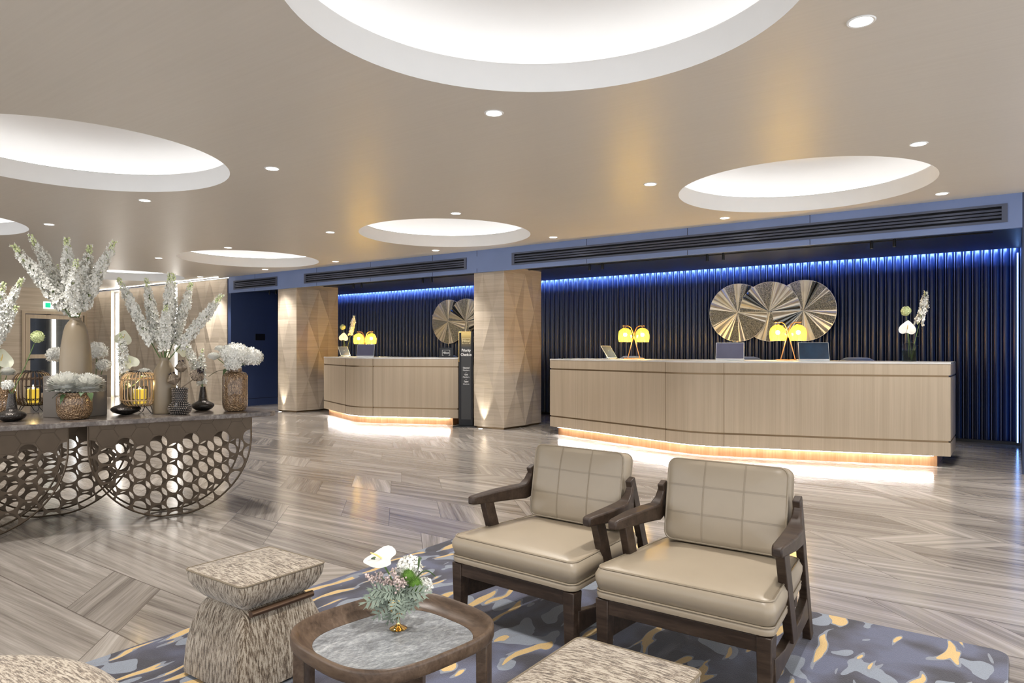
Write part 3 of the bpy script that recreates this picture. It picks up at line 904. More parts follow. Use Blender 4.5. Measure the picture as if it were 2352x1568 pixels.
# priority sign
bx, by = on(1071, 979)
sg = empty('priority_sign', (bx, by, 0), R(26))
g = MB(); g.box(-.19, .19, -.15, .15, 0, .018); g.build('base_plate', M['black'], sg, bevel=.003)
g = MB(); g.box(-.118, .118, -.035, .035, .018, 1.545); po = g.build('post', M['black'], sg, bevel=.004)
def sign_face():
    t = NT('sign_face'); z = t.n('ShaderNodeSeparateXYZ', {0: t.obj()}, out=2)
    t.set(col=t.ramp(t.ma('DIVIDE', z, 1.55), [(.83, (.045,.044,.043)), (.90, (.20,.15,.06)), (.97, (.62,.45,.16))]), rough=.3, metal=.2)
    return t.m
g = MB(); g.box(-.074, .088, -.040, -.035, .12, 1.542); g.build('printed_face', sign_face(), po, smooth=0)
g = MB(); g.box(-.1185, -.112, -.0355, .0355, 1.05, 1.545); g.box(-.118, .09, -.0355, .036, 1.53, 1.548); g.build('gold_edge', M['gold'], po, smooth=0)
rx = (R(90), 0, 0); ycl = -.041
gl = plain('pale_gold_letter', (.85,.72,.42), .4)
text('Hilton', .060, gl, sg, (.008, ycl, 1.375), rx, 'name_lettering')
frame_logo(sg, .135, .085, (.008, ycl, 1.395), gl)
text('HOTELS & RESORTS', .009, gl, sg, (.008, ycl, 1.347), rx)
for s, z, sz, b in (('Priority', 1.222, .062, .0015), ('Check-in', 1.150, .062, .0015), ('Diamond', .945, .036, .0008), ('Members', .905, .036, 0), ('\u2014', .870, .036, 0), ('Gold', .835, .036, .0008), ('Members', .795, .036, 0), ('\u2014', .76, .036, 0), ('Digital', .722, .036, .0008), ('Check-in', .682, .036, 0)):
    text(s, sz, M['textwhite'], sg, (.008, ycl, z), rx, bold=b)
tag(sg, 'tall narrow black and gold floor sign reading Priority Check-in, before the right pillar', 'sign')
# small name card on far desk
nc = empty('name_card', (-8.14, 9.30, 1.117), R(20))
g = MB(); g.box(-.13, .13, -.012, .0, .0, .17); g.build('card', M['black'], nc, bevel=.002)
text('Hilton', .060, M['textwhite'], nc, (-.005, -.0135, .062), rx, 'name_lettering')
frame_logo(nc, .145, .095, (-.005, -.0135, .082), M['textwhite'])
g = MB(); g.box(-.15, .15, -.03, .06, -.0, .006); g.build('card_foot', M['black'], nc, smooth=0)
tag(nc, 'small black card with framed white lettering on the far desk', 'sign')
# task chairs behind the desks
def office_chair(x, y, label):
    o = empty('desk_chair', (x, y, 0), R(10))
    g = MB()
    def f(u, v):
        a = (u-.5)*1.9; z = .70 + v*.44; top = 1 - max(0, abs(u-.5)*2 - .35)**2*.35
        return (.26*math.sin(a)*1.0, -.20*math.cos(a) + .02, .70 + v*.455*top)
    g.grid(f, 18, 8); b = g.build('backrest', M['chairblue'], o, smooth=60)
    sm = b.modifiers.new('thick', 'SOLIDIFY'); sm.thickness = .05; sm.offset = 0
    bv = b.modifiers.new('round', 'BEVEL'); bv.width = .02; bv.segments = 3
    g = MB(); g.lathe([(.02, .64), (.24, .64), (.26, .68), (.24, .73), (.02, .74)], 28); g.build('seat', M['chairblue'], o)
    g = MB(); g.lathe([(.03, .06), (.03, .64)], 14); g.lathe([(.24, 0), (.24, .015), (.03, .06)], 24); g.build('pedestal', M['black'], o)
    tag(o, label, 'chair', 'blue chairs behind the desks')
office_chair(-4.75, 9.80, 'blue round-backed chair behind the left end of the long desk, only its top showing')
office_chair(-1.63, 9.75, 'blue round-backed chair behind the right end of the long desk, only its top showing')
office_chair(-3.05, 9.90, 'blue round-backed chair behind the middle of the long desk')
office_chair(-8.75, 10.15, 'blue round-backed chair behind the far desk')
#SECTION2
# ================================================================== RUG
g = MB(); x0, x1, y0, y1, r_ = -2.98, -.02, -.6, 3.50, .06
poly = []
for cx, cy, a0 in ((x1-r_, y1-r_, 0), (x0+r_, y1-r_, 90), (x0+r_, y0+r_, 180), (x1-r_, y0+r_, 270)):
    for k in range(6): poly.append((cx + r_*math.cos(R(a0+18*k)), cy + r_*math.sin(R(a0+18*k))))
g.prism(poly, .0005, .016)
tag(g.build('area_rug', M['rug'], bevel=.005), 'slate blue tufted rug with pale blotches and ochre strokes under the lounge seats', 'rug')
RUG = .016

# ================================================================== LOUNGE CHAIRS
def half(y): return .338 - .075*y
def lounge_chair(x, y, rz, label):
    o = empty('lounge_chair', (x, y, RUG), rz)
    DW = M['darkwood']
    # seat: a deep boxed cushion, wider in front, with a notch at each arm post
    def seatring(y0, y1, inset, z, n=14):
        pts = []; R0 = .035
        hw0, hw1 = half(y0)-inset, half(y1)-inset
        cs = [(-hw0+R0, y0+inset*.0+R0, 180), (hw0-R0, y0+R0, 270), (hw1-R0, y1-R0, 0), (-hw1+R0, y1-R0, 90)]
        for cx, cy, a in cs:
            for k in range(6): pts.append((cx + R0*math.cos(R(a+18*k)), cy + R0*math.sin(R(a+18*k)), z))
        return pts
    def loft(prof, y0, y1, name, mat, crown=0.0):
        g = MB(); rings = []
        for ins, z in prof:
            rings.append([(px*(1-0), py, pz) for px, py, pz in seatring(y0+ins, y1-ins, ins, z)])
        n = len(rings[0]); vs = [p for r in rings for p in r]; fs = []
        for i in range(len(rings)-1):
            for k in range(n):
                k2 = (k+1) % n; fs.append((i*n+k, i*n+k2, (i+1)*n+k2, (i+1)*n+k))
        fs.append(tuple(range(n))[::-1])
        # crowned top
        top = rings[-1]; L = len(vs); cyc = sum(p[1] for p in top)/n
        m = 5; prev = list(range((len(rings)-1)*n, len(rings)*n))
        for q in range(1, m+1):
            s_ = 1 - q/m; zz = top[0][2] + crown*(1 - s_**2.2)
            if q < m:
                cur = list(range(len(vs), len(vs)+n))
                vs += [(px*s_, cyc + (py-cyc)*s_, zz) for px, py, pz in top]
                for k in range(n): fs.append((prev[k], prev[(k+1) % n], cur[(k+1) % n], cur[k]))
                prev = cur
            else:
                vs.append((0, cyc, zz)); t = len(vs)-1
                for k in range(n): fs.append((prev[k], prev[(k+1) % n], t))
        g.add(vs, fs); return g.build(name, mat, o, smooth=50)
    D = .60
    seat = loft([(.012, .272), (.002, .278), (0, .292), (.004, .304), (.010, .307), (.004, .311), (-.004, .345), (-.004, .365), (.006, .386), (.014, .393)], 0, D, 'seat_cushion', M['leather'], .022)
    def seam(ins, z, name):
        g = MB(); g.tube(seatring(0+ins, D-ins, ins, z), .0042, 6, closed=True); g.build(name, M['piping'], seat)
    seam(.009, .391, 'upper_piping'); seam(.003, .305, 'lower_piping')
    # wooden frame
    g = MB(); g.box(-half(0)+.03, half(0)-.03, .012, .045, .215, .272); g.build('front_rail', DW, o, bevel=.003)
    g = MB(); g.box(-half(D)+.02, half(D)-.02, D-.05, D-.01, .20, .262); g.build('back_rail', DW, o, bevel=.003)
    for s in (-1, 1):
        def bar(a, b, wa, wb, name, ta=.036, tb=.036, par=o, bev=.004):
            """flat timber in the plane of the side: a,b=(y,z) ends, w = half widths in y or z, t = thickness across"""
            (ya, za), (yb, zb) = a, b
            dx, dz = yb-ya, zb-za; L = math.hypot(dx, dz); nx, nz = -dz/L, dx/L
            g = MB()
            def X(y, t): c = s*(half(y)-.012); return (c-t/2, c+t/2)
            A, B = X(ya, ta), X(yb, tb)
            g.hexa([(A[0], ya-nx*wa, za-nz*wa), (A[1], ya-nx*wa, za-nz*wa), (A[1], ya+nx*wa, za+nz*wa), (A[0], ya+nx*wa, za+nz*wa)],
                   [(B[0], yb-nx*wb, zb-nz*wb), (B[1], yb-nx*wb, zb-nz*wb), (B[1], yb+nx*wb, zb+nz*wb), (B[0], yb+nx*wb, zb+nz*wb)])
            return g.build(name, DW, par, bevel=bev)
        # front leg
        g = MB(); c = s*(half(0)-.032)
        g.hexa([(c-.021, .012, 0), (c+.021, .012, 0), (c+.021, .055, 0), (c-.021, .055, 0)],
               [(c-.027, .006, .272), (c+.027, .006, .272), (c+.027, .068, .272), (c-.027, .068, .272)])
        g.build('front_leg', DW, o, bevel=.004)
        bar((.80, 0), (.53, .645), .026, .022, 'back_leg', .034, .030)
        # side rail with a gentle upward sweep to the back leg
        g = MB(); vs = []; N = 8
        for k in range(N+1):
            yy = .04 + (.735-.04)*k/N; c = s*(half(yy)-.016)
            zl = .105 + .0*k; zh = .165 + (.045*max(0, (k-6)/2) + .03*max(0, (2-k)/2))
            vs += [(c-.017, yy, zl), (c+.017, yy, zl), (c+.017, yy, zh), (c-.017, yy, zh)]
        fs = [(0,1,2,3)[::-1], tuple(N*4+q for q in range(4))]
        for k in range(N):
            for q in range(4):
                q2 = (q+1) % 4; fs.append((k*4+q, k*4+q2, (k+1)*4+q2, (k+1)*4+q))
        g.add(vs, fs); g.build('side_rail', DW, o, bevel=.003)
        # arm post
        g = MB(); c0, c1 = s*(half(.34)-.002), s*(half(.22)-.012)
        g.hexa([(c0-.017, .31, .15), (c0+.017, .31, .15), (c0+.017, .375, .15), (c0-.017, .375, .15)],
               [(c1-.017, .185, .515), (c1+.017, .185, .515), (c1+.017, .250, .515), (c1-.017, .250, .515)])
        g.build('arm_post', DW, o, bevel=.003)
        # arm: slender tip, flaring outwards, then rising in a curve into the back post
        st = [(.115, .514, .548, .018), (.14, .512, .553, .022), (.28, .503, .556, .031), (.42, .495, .558, .033), (.475, .490, .562, .026), (.505, .492, .585, .020), (.528, .50, .62, .017), (.54, .52, .645, .016)]
        vs = []
        for yy, zl, zh, hw in st:
            c = s*(half(yy)-.010 + (.010 if .2 < yy < .45 else 0))
            vs += [(c-hw, yy, zl), (c+hw, yy, zl), (c+hw, yy, zh), (c-hw, yy, zh)]
        N = len(st)-1; fs = [(0,1,2,3)[::-1], tuple(N*4+q for q in range(4))]
        for k in range(N):
            for q in range(4):
                q2 = (q+1) % 4; fs.append((k*4+q, k*4+q2, (k+1)*4+q2, (k+1)*4+q))
        g = MB(); g.add(vs, fs); g.build('armrest', DW, o, bevel=.007)
    # backrest cushion, leaning back a little
    BW, BH, BT = .252, .345, .085
    m = Matrix.Translation((0, .475, .418)) @ Matrix.Rotation(R(-10), 4, 'X')
    g = MB(); R0 = .035; pts = []
    for cx, cz, a in ((BW-R0, BH-R0, 0), (-BW+R0, BH-R0, 90), (-BW+R0, R0, 180), (BW-R0, R0, 270)):
        for k in range(6): pts.append((cx + R0*math.cos(R(a+18*k)), cz + R0*math.sin(R(a+18*k))))
    n = len(pts); vs = []; fs = []
    lay = [(.985, 0.0), (1.0, .006), (1.0, BT-.006), (.985, BT)]
    cz0 = BH/2
    for sc, yy in lay: vs += [(px*sc, yy, cz0 + (pz-cz0)*sc) for px, pz in pts]
    for i in range(3):
        for k in range(n): fs.append((i*n+k, (i+1)*n+k, (i+1)*n+(k+1) % n, i*n+(k+1) % n))
    fs.append(tuple(3*n+k for k in range(n))[::-1])
    prev = list(range(n))
    for q in range(1, 8):
        s_ = 1-q/8; d = -.016*(1-s_**3)
        cur = list(range(len(vs), len(vs)+n))
        vs += [(px*.985*s_, d, cz0+(pz-cz0)*.985*s_) for px, pz in pts]
        for k in range(n): fs.append((prev[k], prev[(k+1) % n], cur[(k+1) % n], cur[k]))
        prev = cur
    vs.append((0, -.016, cz0))
    for k in range(n): fs.append((prev[k], prev[(k+1) % n], len(vs)-1))
    g.add(vs, fs, m); bk = g.build('backrest_cushion', M['leather'], o, smooth=55)
    g = MB(); g.tube([(px*1.0, .003, pz) for px, pz in pts], .0045, 6, closed=True, m=m); g.build('front_piping', M['piping'], bk)
    g = MB(); g.tube([(px*1.0, BT-.003, pz) for px, pz in pts], .004, 6, closed=True, m=m); g.build('rear_piping', M['piping'], bk)
    def surf(x, z): # front surface depth
        e = max(abs(x)/BW, abs(z-cz0)/cz0); e = min(e/.985, 1); return -.016*(1-e**3) - .0012
    g = MB()
    for fx in (-.085, .085):
        for off in (-.0024, .0024):
            g.tube([(fx+off, surf(fx+off, BH*t/16), BH*t/16) for t in range(0, 17)], .0006, 4, m=m)
    for fz in (BH*.345, BH*.68):
        for off in (-.0024, .0024):
            g.tube([(-BW+2*BW*t/24, surf(-BW+2*BW*t/24, fz+off), fz+off) for t in range(0, 25)], .0006, 4, m=m)
    st_ = g.build('stitching', M['stitch'], bk); st_['kind'] = 'stuff'
    # slat behind the cushion
    g = MB(); g.box(-half(.6)+.02, half(.6)-.02, .575, .60, .47, .53); g.build('back_slat', DW, o, bevel=.003)
    return tag(o, label, 'armchair', 'cream leather lounge chairs')
lounge_chair(-.987, 2.374, 0, 'cream leather lounge chair with dark wooden arms, right-hand and nearer one')
lounge_chair(-1.742, 2.38, R(-3.5), 'cream leather lounge chair with dark wooden arms, left-hand and farther one')

# ================================================================== TWEED STOOLS
def stool(x, y, label, first=[]):
    if first:
        o = copy_tree(first[0]); o.location = (x, y, RUG); return tag(o, label, 'stool', 'tweed stools')
    o = empty('waisted_stool', (x, y, RUG)); first.append(o)
    def ring(h, z, rr, n=7):
        pts = []
        for cx, cy, a in ((h-rr, h-rr, 0), (-h+rr, h-rr, 90), (-h+rr, -h+rr, 180), (h-rr, -h+rr, 270)):
            for k in range(n): pts.append((cx + rr*math.cos(R(a+90*k/(n-1))), cy + rr*math.sin(R(a+90*k/(n-1))), z))
        return pts
    def loft(prof, name, top=None, bulge=0.0):
        vs = []; fs = []
        for h, z, rr in prof:
            rg = ring(h, z, rr)
            if bulge: # pillow sides: middles stand out a little
                rg = [(px*(1+bulge*(1-min(1, abs(py)/h)**2)), py*(1+bulge*(1-min(1, abs(px)/h)**2)), pz) for px, py, pz in rg]
            vs += rg
        n = 28
        for i in range(len(prof)-1):
            for k in range(n): k2 = (k+1) % n; fs.append((i*n+k, i*n+k2, (i+1)*n+k2, (i+1)*n+k))
        fs.append(tuple(range(n))[::-1])
        prev = list(range((len(prof)-1)*n, len(prof)*n)); tz = prof[-1][1]
        for q in range(1, 5):
            s_ = 1-q/5; cur = list(range(len(vs), len(vs)+n))
            vs += [(vs[p][0]*s_/(1-(q-1)/5), vs[p][1]*s_/(1-(q-1)/5), tz + .012*(1-s_**2)) for p in prev]
            for k in range(n): fs.append((prev[k], prev[(k+1) % n], cur[(k+1) % n], cur[k]))
            prev = cur
        vs.append((0, 0, tz+.012))
        for k in range(n): fs.append((prev[k], prev[(k+1) % n], len(vs)-1))
        g = MB(); g.add(vs, fs); return g.build(name, M['tweed'], o, smooth=60)
    loft([(.195, .012, .03), (.196, .03, .03), (.190, .12, .03), (.176, .20, .03), (.155, .262, .035), (.138, .288, .04), (.120, .297, .04)], 'base')
    cu = loft([(.125, .292, .02), (.143, .298, .02), (.165, .325, .018), (.180, .355, .018), (.186, .385, .02), (.184, .398, .022)], 'seat_cushion')
    g = MB(); g.tube(ring(.186, .397, .022), .0035, 6, closed=True); g.build('seam_piping', M['piping'] if False else plain('tweed_piping', (.20,.16,.11), .9, bs=.5), cu)
    g = MB(); g.tube([(.165, -.135, .286), (.165, .135, .286)], .0125, 14); g.build('handle_rod', M['rod'], o)
    g = MB(); g.box(-.18, .18, -.18, .18, 0, .014); g.build('plinth', M['black'], o)
    return tag(o, label, 'stool', 'tweed stools')
stool(-2.385, 1.61, 'oatmeal tweed stool with pinched waist and bronze rod, left of the round-cornered table')
stool(-.845, 1.575, 'oatmeal tweed stool at the bottom of the view, in front of the nearer lounge chair')

# round-backed tweed pouf in the bottom left corner
g = MB(); pf = []
for k in range(13):
    a = PI/2*k/12; pf.append((.33 + .09*math.cos(a), .30 + .085*math.sin(a)))
prof = [(.38, .002), (.42, .05), (.43, .2)] + [(r_, z_) for r_, z_ in pf] + [(.2, .398), (.01, .402)]
prof = [(a*1.16, b) for a, b in prof]
g.lathe(prof, 64)
tag(g.build('round_pouf', M['tweed'], smooth=60, loc=(-2.02, .43, .0165)), 'large round tweed pouf cut by the bottom left corner', 'pouf')

# ================================================================== TRAY TABLE
def tray_table(x, y, rz):
    o = empty('tray_table', (x, y, RUG), rz)
    def se(a, b, z, n=3.1, N=72, sk=0.0):
        pts = []
        for k in range(N):
            t = 2*PI*k/N; c, s = math.cos(t), math.sin(t)
            pts.append((a*abs(c)**(2/n)*(1 if c >= 0 else -1), b*abs(s)**(2/n)*(1 if s >= 0 else -1), z))
        return pts
    A, B = .250, .262
    prof = [(-.035, .3955), (-.010, .396), (-.002, .401), (0, .408), (0, .430), (-.0015, .437), (-.006, .440), (-.0105, .438), (-.018, .424), (-.029, .411), (-.041, .403), (-.050, .3990), (-.054, .3985), (-.054, .397)]
    vs = []; fs = []; N = 72
    for d, z in prof: vs += se(A+d, B+d, z)
    for i in range(len(prof)-1):
        for k in range(N): k2 = (k+1) % N; fs.append((i*N+k, i*N+k2, (i+1)*N+k2, (i+1)*N+k))
    fs.append(tuple(range(N))[::-1])
    g = MB(); g.add(vs, fs); g.build('tray_rim', M['tablewood'], o, smooth=50)
    g = MB(); g.prism([(p[0], p[1]) for p in se(A-.0545, B-.0545, 0)], .3965, .3978); g.build('stone_inlay', M['quartzite'], o, smooth=30)
    # curved slab legs following the rim
    for k, a in enumerate((40, 130, 220, 310)):
        g = MB(); pts = []
        for q in range(9):
            t = R(a - 13 + 26*q/8); pts.append((t, q))
        outer = []; inner = []
        for t, q in pts:
            c, s = math.cos(t), math.sin(t)
            px_, py_ = (A-.006)*abs(c)**(2/3.1)*(1 if c >= 0 else -1), (B-.006)*abs(s)**(2/3.1)*(1 if s >= 0 else -1)
            outer.append((px_, py_)); L = math.hypot(px_, py_); inner.append((px_*(1-.032/L), py_*(1-.032/L)))
        g.prism(outer + inner[::-1], 0, .3965); g.build('leg', M['tablewood'], o, smooth=50, bevel=.003)
    return tag(o, 'low round-cornered table with dark wooden rim and grey stone inlay', 'table')
tray_table(-1.455, 1.432, R(-8))

# ================================================================== MARBLE CONSOLE
CA = R(YAW + 37.3)                        # direction of the long edge
E0 = Vector((-4.785, 3.355))
ed = Vector((-math.cos(CA), -math.sin(CA)))      # along the edge towards the left of the view
en = Vector((-math.sin(CA), math.cos(CA)))       # into the table
TT = .76
con = empty('marble_console', (E0.x, E0.y, 0), CA + PI)
# local x runs along ed, local y = -en direction; use y negative to go into the table
LEN, DEP = 3.6, 1.02
g = MB(); poly = []
def edge_wave(t): return .010*math.sin(t*5.1) + .006*math.sin(t*13.7+1)
poly = [(0.0, .0)] + [(LEN*k/60, edge_wave(LEN*k/60)*(1 if k > 2 else 0)) for k in range(2, 61)]
poly = [(x, y) for x, y in poly] + [(LEN, -DEP), (.16, -DEP), (.06, -DEP*.8), (-.04, -DEP*.35), (-.065, -.10), (-.05, -.03)]
g.prism(poly, TT-.036, TT); g.build('marble_top', M['marble'], con, smooth=0, bevel=.004)
def perforated(cx, cy, rad, top, p=.1285, phase=0, r_hole=.0585):
    """upright half-round sheet of hexagon cells with round holes, solid at the top"""
    bm = bmesh.new(); colp = p*math.sqrt(3)/2; nc = int(rad/colp)+2; nr = int(top/p)+3; seg = 24
    hr = p/math.sqrt(3)
    for i in range(-nc, nc+1):
        for j in range(-1, nr):
            hx = i*colp; hz = top - .105 - j*p + (p/2 if (i+phase) % 2 else 0)
            solid = hz > top - .112
            if hz < -.1 or hz > top+.1: continue
            def hexr(a):
                aa = (a + PI/6) % (PI/3) - PI/6
                return (p/2)/math.cos(aa) if False else None
            outer = []
            for k in range(seg):
                a = 2*PI*k/seg
                # distance to the flat-topped hexagon side at this angle
                aa = ((a + PI/6 - PI/6) % (PI/3)) - PI/6
                d = (p/2)/math.cos(((a - PI/2 + PI/6) % (PI/3)) - PI/6)
                outer.append((hx + d*math.cos(a), hz + d*math.sin(a)))
            if solid:
                vv = [bm.verts.new((x, 0, z)) for x, z in outer]
                vi = [bm.verts.new((hx + (x-hx)*.965, 0, hz + (z-hz)*.965)) for x, z in outer]
                vj = [bm.verts.new((hx + (x-hx)*.95, .0018, hz + (z-hz)*.95)) for x, z in outer]
                for k in range(seg):
                    k2 = (k+1) % seg
                    bm.faces.new((vv[k], vv[k2], vi[k2], vi[k])); bm.faces.new((vi[k], vi[k2], vj[k2], vj[k]))
                bm.faces.new(vj)
            else:
                vv = [bm.verts.new((x, 0, z)) for x, z in outer]
                vi = [bm.verts.new((hx + r_hole*math.cos(2*PI*k/seg), 0, hz + r_hole*math.sin(2*PI*k/seg))) for k in range(seg)]
                for k in range(seg):
                    k2 = (k+1) % seg; bm.faces.new((vv[k], vv[k2], vi[k2], vi[k]))
    bmesh.ops.remove_doubles(bm, verts=bm.verts, dist=.0006)
    def cut(co, no):
        gm = bm.verts[:] + bm.edges[:] + bm.faces[:]
        bmesh.ops.bisect_plane(bm, geom=gm, plane_co=co, plane_no=no, clear_outer=True)
    cut((0, 0, top), (0, 0, 1)); rr = rad - .004
    cut((rr, 0, 0), (1, 0, 0)); cut((-rr, 0, 0), (-1, 0, 0))
    for k in range(1, 30):
        a = -PI*k/30; cut((rr*math.cos(a), 0, rad + rr*math.sin(a)), (math.cos(a), 0, math.sin(a)))
    ret = bmesh.ops.extrude_face_region(bm, geom=bm.faces[:])
    bmesh.ops.translate(bm, vec=(0, .005, 0), verts=[v for v in ret['geom'] if isinstance(v, bmesh.types.BMVert)])
    bmesh.ops.recalc_face_normals(bm, faces=bm.faces[:])
    me = bpy.data.meshes.new('perforated_panel'); bm.to_mesh(me); bm.free()
    me.materials.append(M['meshbronze']); return me
rad = .562; top = TT - .037
me0 = perforated(0, 0, rad, top); me1 = perforated(0, 0, rad-.03, top, phase=1)
def half_leg(along, into, me, r):
    ob = bpy.data.objects.new('perforated_panel', me); COL.objects.link(ob); ob.parent = con
    ob.location = (along, -into, 0)
    g = MB(); pts = [(r, 0, top)] + [(r*math.cos(a), 0, r + r*math.sin(a)) for a in [-PI*k/40 for k in range(41)]] + [(-r, 0, top)]
    pts = [(x, 0, max(z, .0075)) for x, _, z in pts]
    g.tube(pts, .0072, 6); g.build('rim_bar', M['meshbronze'], ob)
for along, into in ((.66, .17), (1.40, .70), (1.905, .17), (2.64, .70)):
    half_leg(along, into, me0, rad); half_leg(along-.01, into+.235, me1, rad-.03)
tag(con, 'marble-topped console on half-round perforated bronze legs, laden with flowers', 'console table')
#SECTION3
# ================================================================== VASES, LANTERNS AND FLOWERS
def T(px, py): return on(px, py, TT)
def dirs(x, y):
    return dist(x, y)
rnd = random.Random(7)
def lathe_thing(name, prof, mat, px, py, label, cat, group=None, n=40, z=TT, tw=0.0, xy=None, sm=50):
    x, y = xy or T(px, py)
    g = MB(); g.lathe(prof, n)
    o = g.build(name, mat, smooth=sm, loc=(x, y, z+.0006))
    return tag(o, label, cat, group)
# grey plinth block and the two tall taupe vases
BX = (-5.625, 2.285)
o = MB(); o.box(-.145, .145, -.14, .14, 0, .30)
tag(o.build('display_plinth', M['greybox'], smooth=0, bevel=.003, loc=(BX[0], BX[1], TT+.0006), rot=(0, 0, R(20))), 'plain grey-brown block raising the tallest vase on the console', 'plinth')
def tall_vase(x, y, z, h, label):
    p = [(.060, 0), (.098, .004), (.104, .02), (.103, .25), (.094, .52), (.078, .76), (.066, .86), (.050, .92), (.040, .945), (.037, .96), (.039, .995), (.041, 1.0), (.034, 1.0), (.032, .93)]
    g = MB(); g.lathe([(r, t*h if t > .03 else t*h*.6) for r, t in p], 48)
    return tag(g.build('tall_vase', M['taupe'], smooth=50, loc=(x, y, z)), label, 'vase', 'tall taupe vases')
tall_vase(BX[0], BX[1], TT+.302, .425, 'tall tapering taupe vase standing on the grey block, holding the highest white spikes')
t2 = T(378, 949)
g = MB(); h = .43
g.lathe([(.060, 0), (.080, .003), (.085, .02), (.084, h*.4), (.080, h*.62), (.071, h*.78), (.050, h*.88), (.035, h*.935), (.032, h*.96), (.035, h), (.028, h), (.026, h*.93)], 48)
tag(g.build('tall_vase', M['taupe'], smooth=50, loc=(t2[0], t2[1], TT+.0006)), 'tall rounded taupe vase standing on the marble behind the spiky dark vase', 'vase', 'tall taupe vases')
# gold dimpled vessels
gvx, gvy = T(540, 943)
g = MB(); g.lathe([(.05, 0), (.078, .004), (.092, .03), (.097, .06), (.097, .275), (.094, .287), (.080, .306), (.052, .315), (.050, .335), (.054, .345), (.046, .345), (.044, .30)], 48)
gold_vase = tag(g.build('dimpled_vase', M['dimple'], smooth=45, loc=(gvx, gvy, TT+.0006)), 'tall gold dimpled vase of white hydrangeas near the tip of the console', 'vase', 'gold dimpled vessels')
pbx, pby = T(174, 963); pbx -= .045; pby += .01
g = MB(); g.lathe([(.06, 0), (.085, .004), (.103, .03), (.111, .06), (.112, .15), (.109, .162), (.100, .170), (.097, .182), (.099, .188), (.090, .188), (.088, .165)], 48)
tag(g.build('dimpled_bowl', M['dimple'], smooth=45, loc=(pbx, pby, TT+.0006)), 'round gold dimpled bowl holding two big white chrysanthemums', 'bowl', 'gold dimpled vessels')
lgx, lgy = T(3, 961)
lgx -= .10; lgy += .03
g = MB(); g.lathe([(.05, 0), (.078, .004), (.092, .03), (.094, .06), (.094, .19), (.085, .205), (.08, .22), (.07, .22)], 40)
tag(g.build('dimpled_vase', M['dimple'], smooth=45, loc=(lgx, lgy, TT+.0006)), 'gold dimpled vase half cut off by the left edge', 'vase', 'gold dimpled vessels')
# squat dark hammered vases with slim necks
def squat(px, py, label, neck=.19, k=1.0, dxy=(0,0)):
    x, y = T(px, py); x += dxy[0]; y += dxy[1]
    g = MB(); g.lathe([(.03, 0), (.052, .003), (.074*k, .018), (.087*k, .036), (.084*k, .050), (.060*k, .066), (.038, .076), (.033, .085), (.029, .12), (.021, neck-.012), (.020, neck), (.014, neck), (.012, .1)], 40)
    return tag(g.build('squat_vase', M['hammered'], smooth=50, loc=(x, y, TT+.0006)), label, 'vase', 'squat dark bud vases'), (x, y)
_, q1 = squat(27, 967, 'squat dark vase with slim neck at the far left front of the console')
_, q2 = squat(466, 942, 'squat dark vase with slim neck left of the tall gold vase')
_, q3 = squat(289, 951, 'squat dark vase with slim neck half hidden behind the right lantern', k=1.2)
# spiky dark vase
def spiky():
    x, y = T(413, 951)
    o = empty('studded_vase', (x, y, TT+.0006))
    prof = [(.04, 0), (.060, .004), (.076, .025), (.081, .045), (.076, .066), (.055, .085), (.050, .10), (.051, .16), (.055, .200), (.048, .200), (.044, .12)]
    g = MB(); g.lathe(prof, 36); g.build('body', M['black'], o)
    g = MB(); rowz = 0
    for k in range(15):
        z = .008 + k*.0133
        # radius at z
        for (r0, z0), (r1, z1) in zip(prof[1:8], prof[2:9]):
            if z0 <= z <= z1: r = r0 + (r1-r0)*(z-z0)/(z1-z0); break
        else: r = .055
        n = max(14, int(2*PI*r/.0142))
        for i in range(n):
            a = 2*PI*(i + .5*(k % 2))/n
            c, s = math.cos(a), math.sin(a)
            g.sphere((r*c, r*s, z), (.0064, .0064, .0062), 6, 4)
    st = g.build('studs', plain('pewter_stud', (.22,.19,.165), .32, metal=.8), o, smooth=80); st['kind'] = 'stuff'
    tag(o, 'dark vase covered in round studs, holding three proteas', 'vase')
    return (x, y)
spk = spiky()
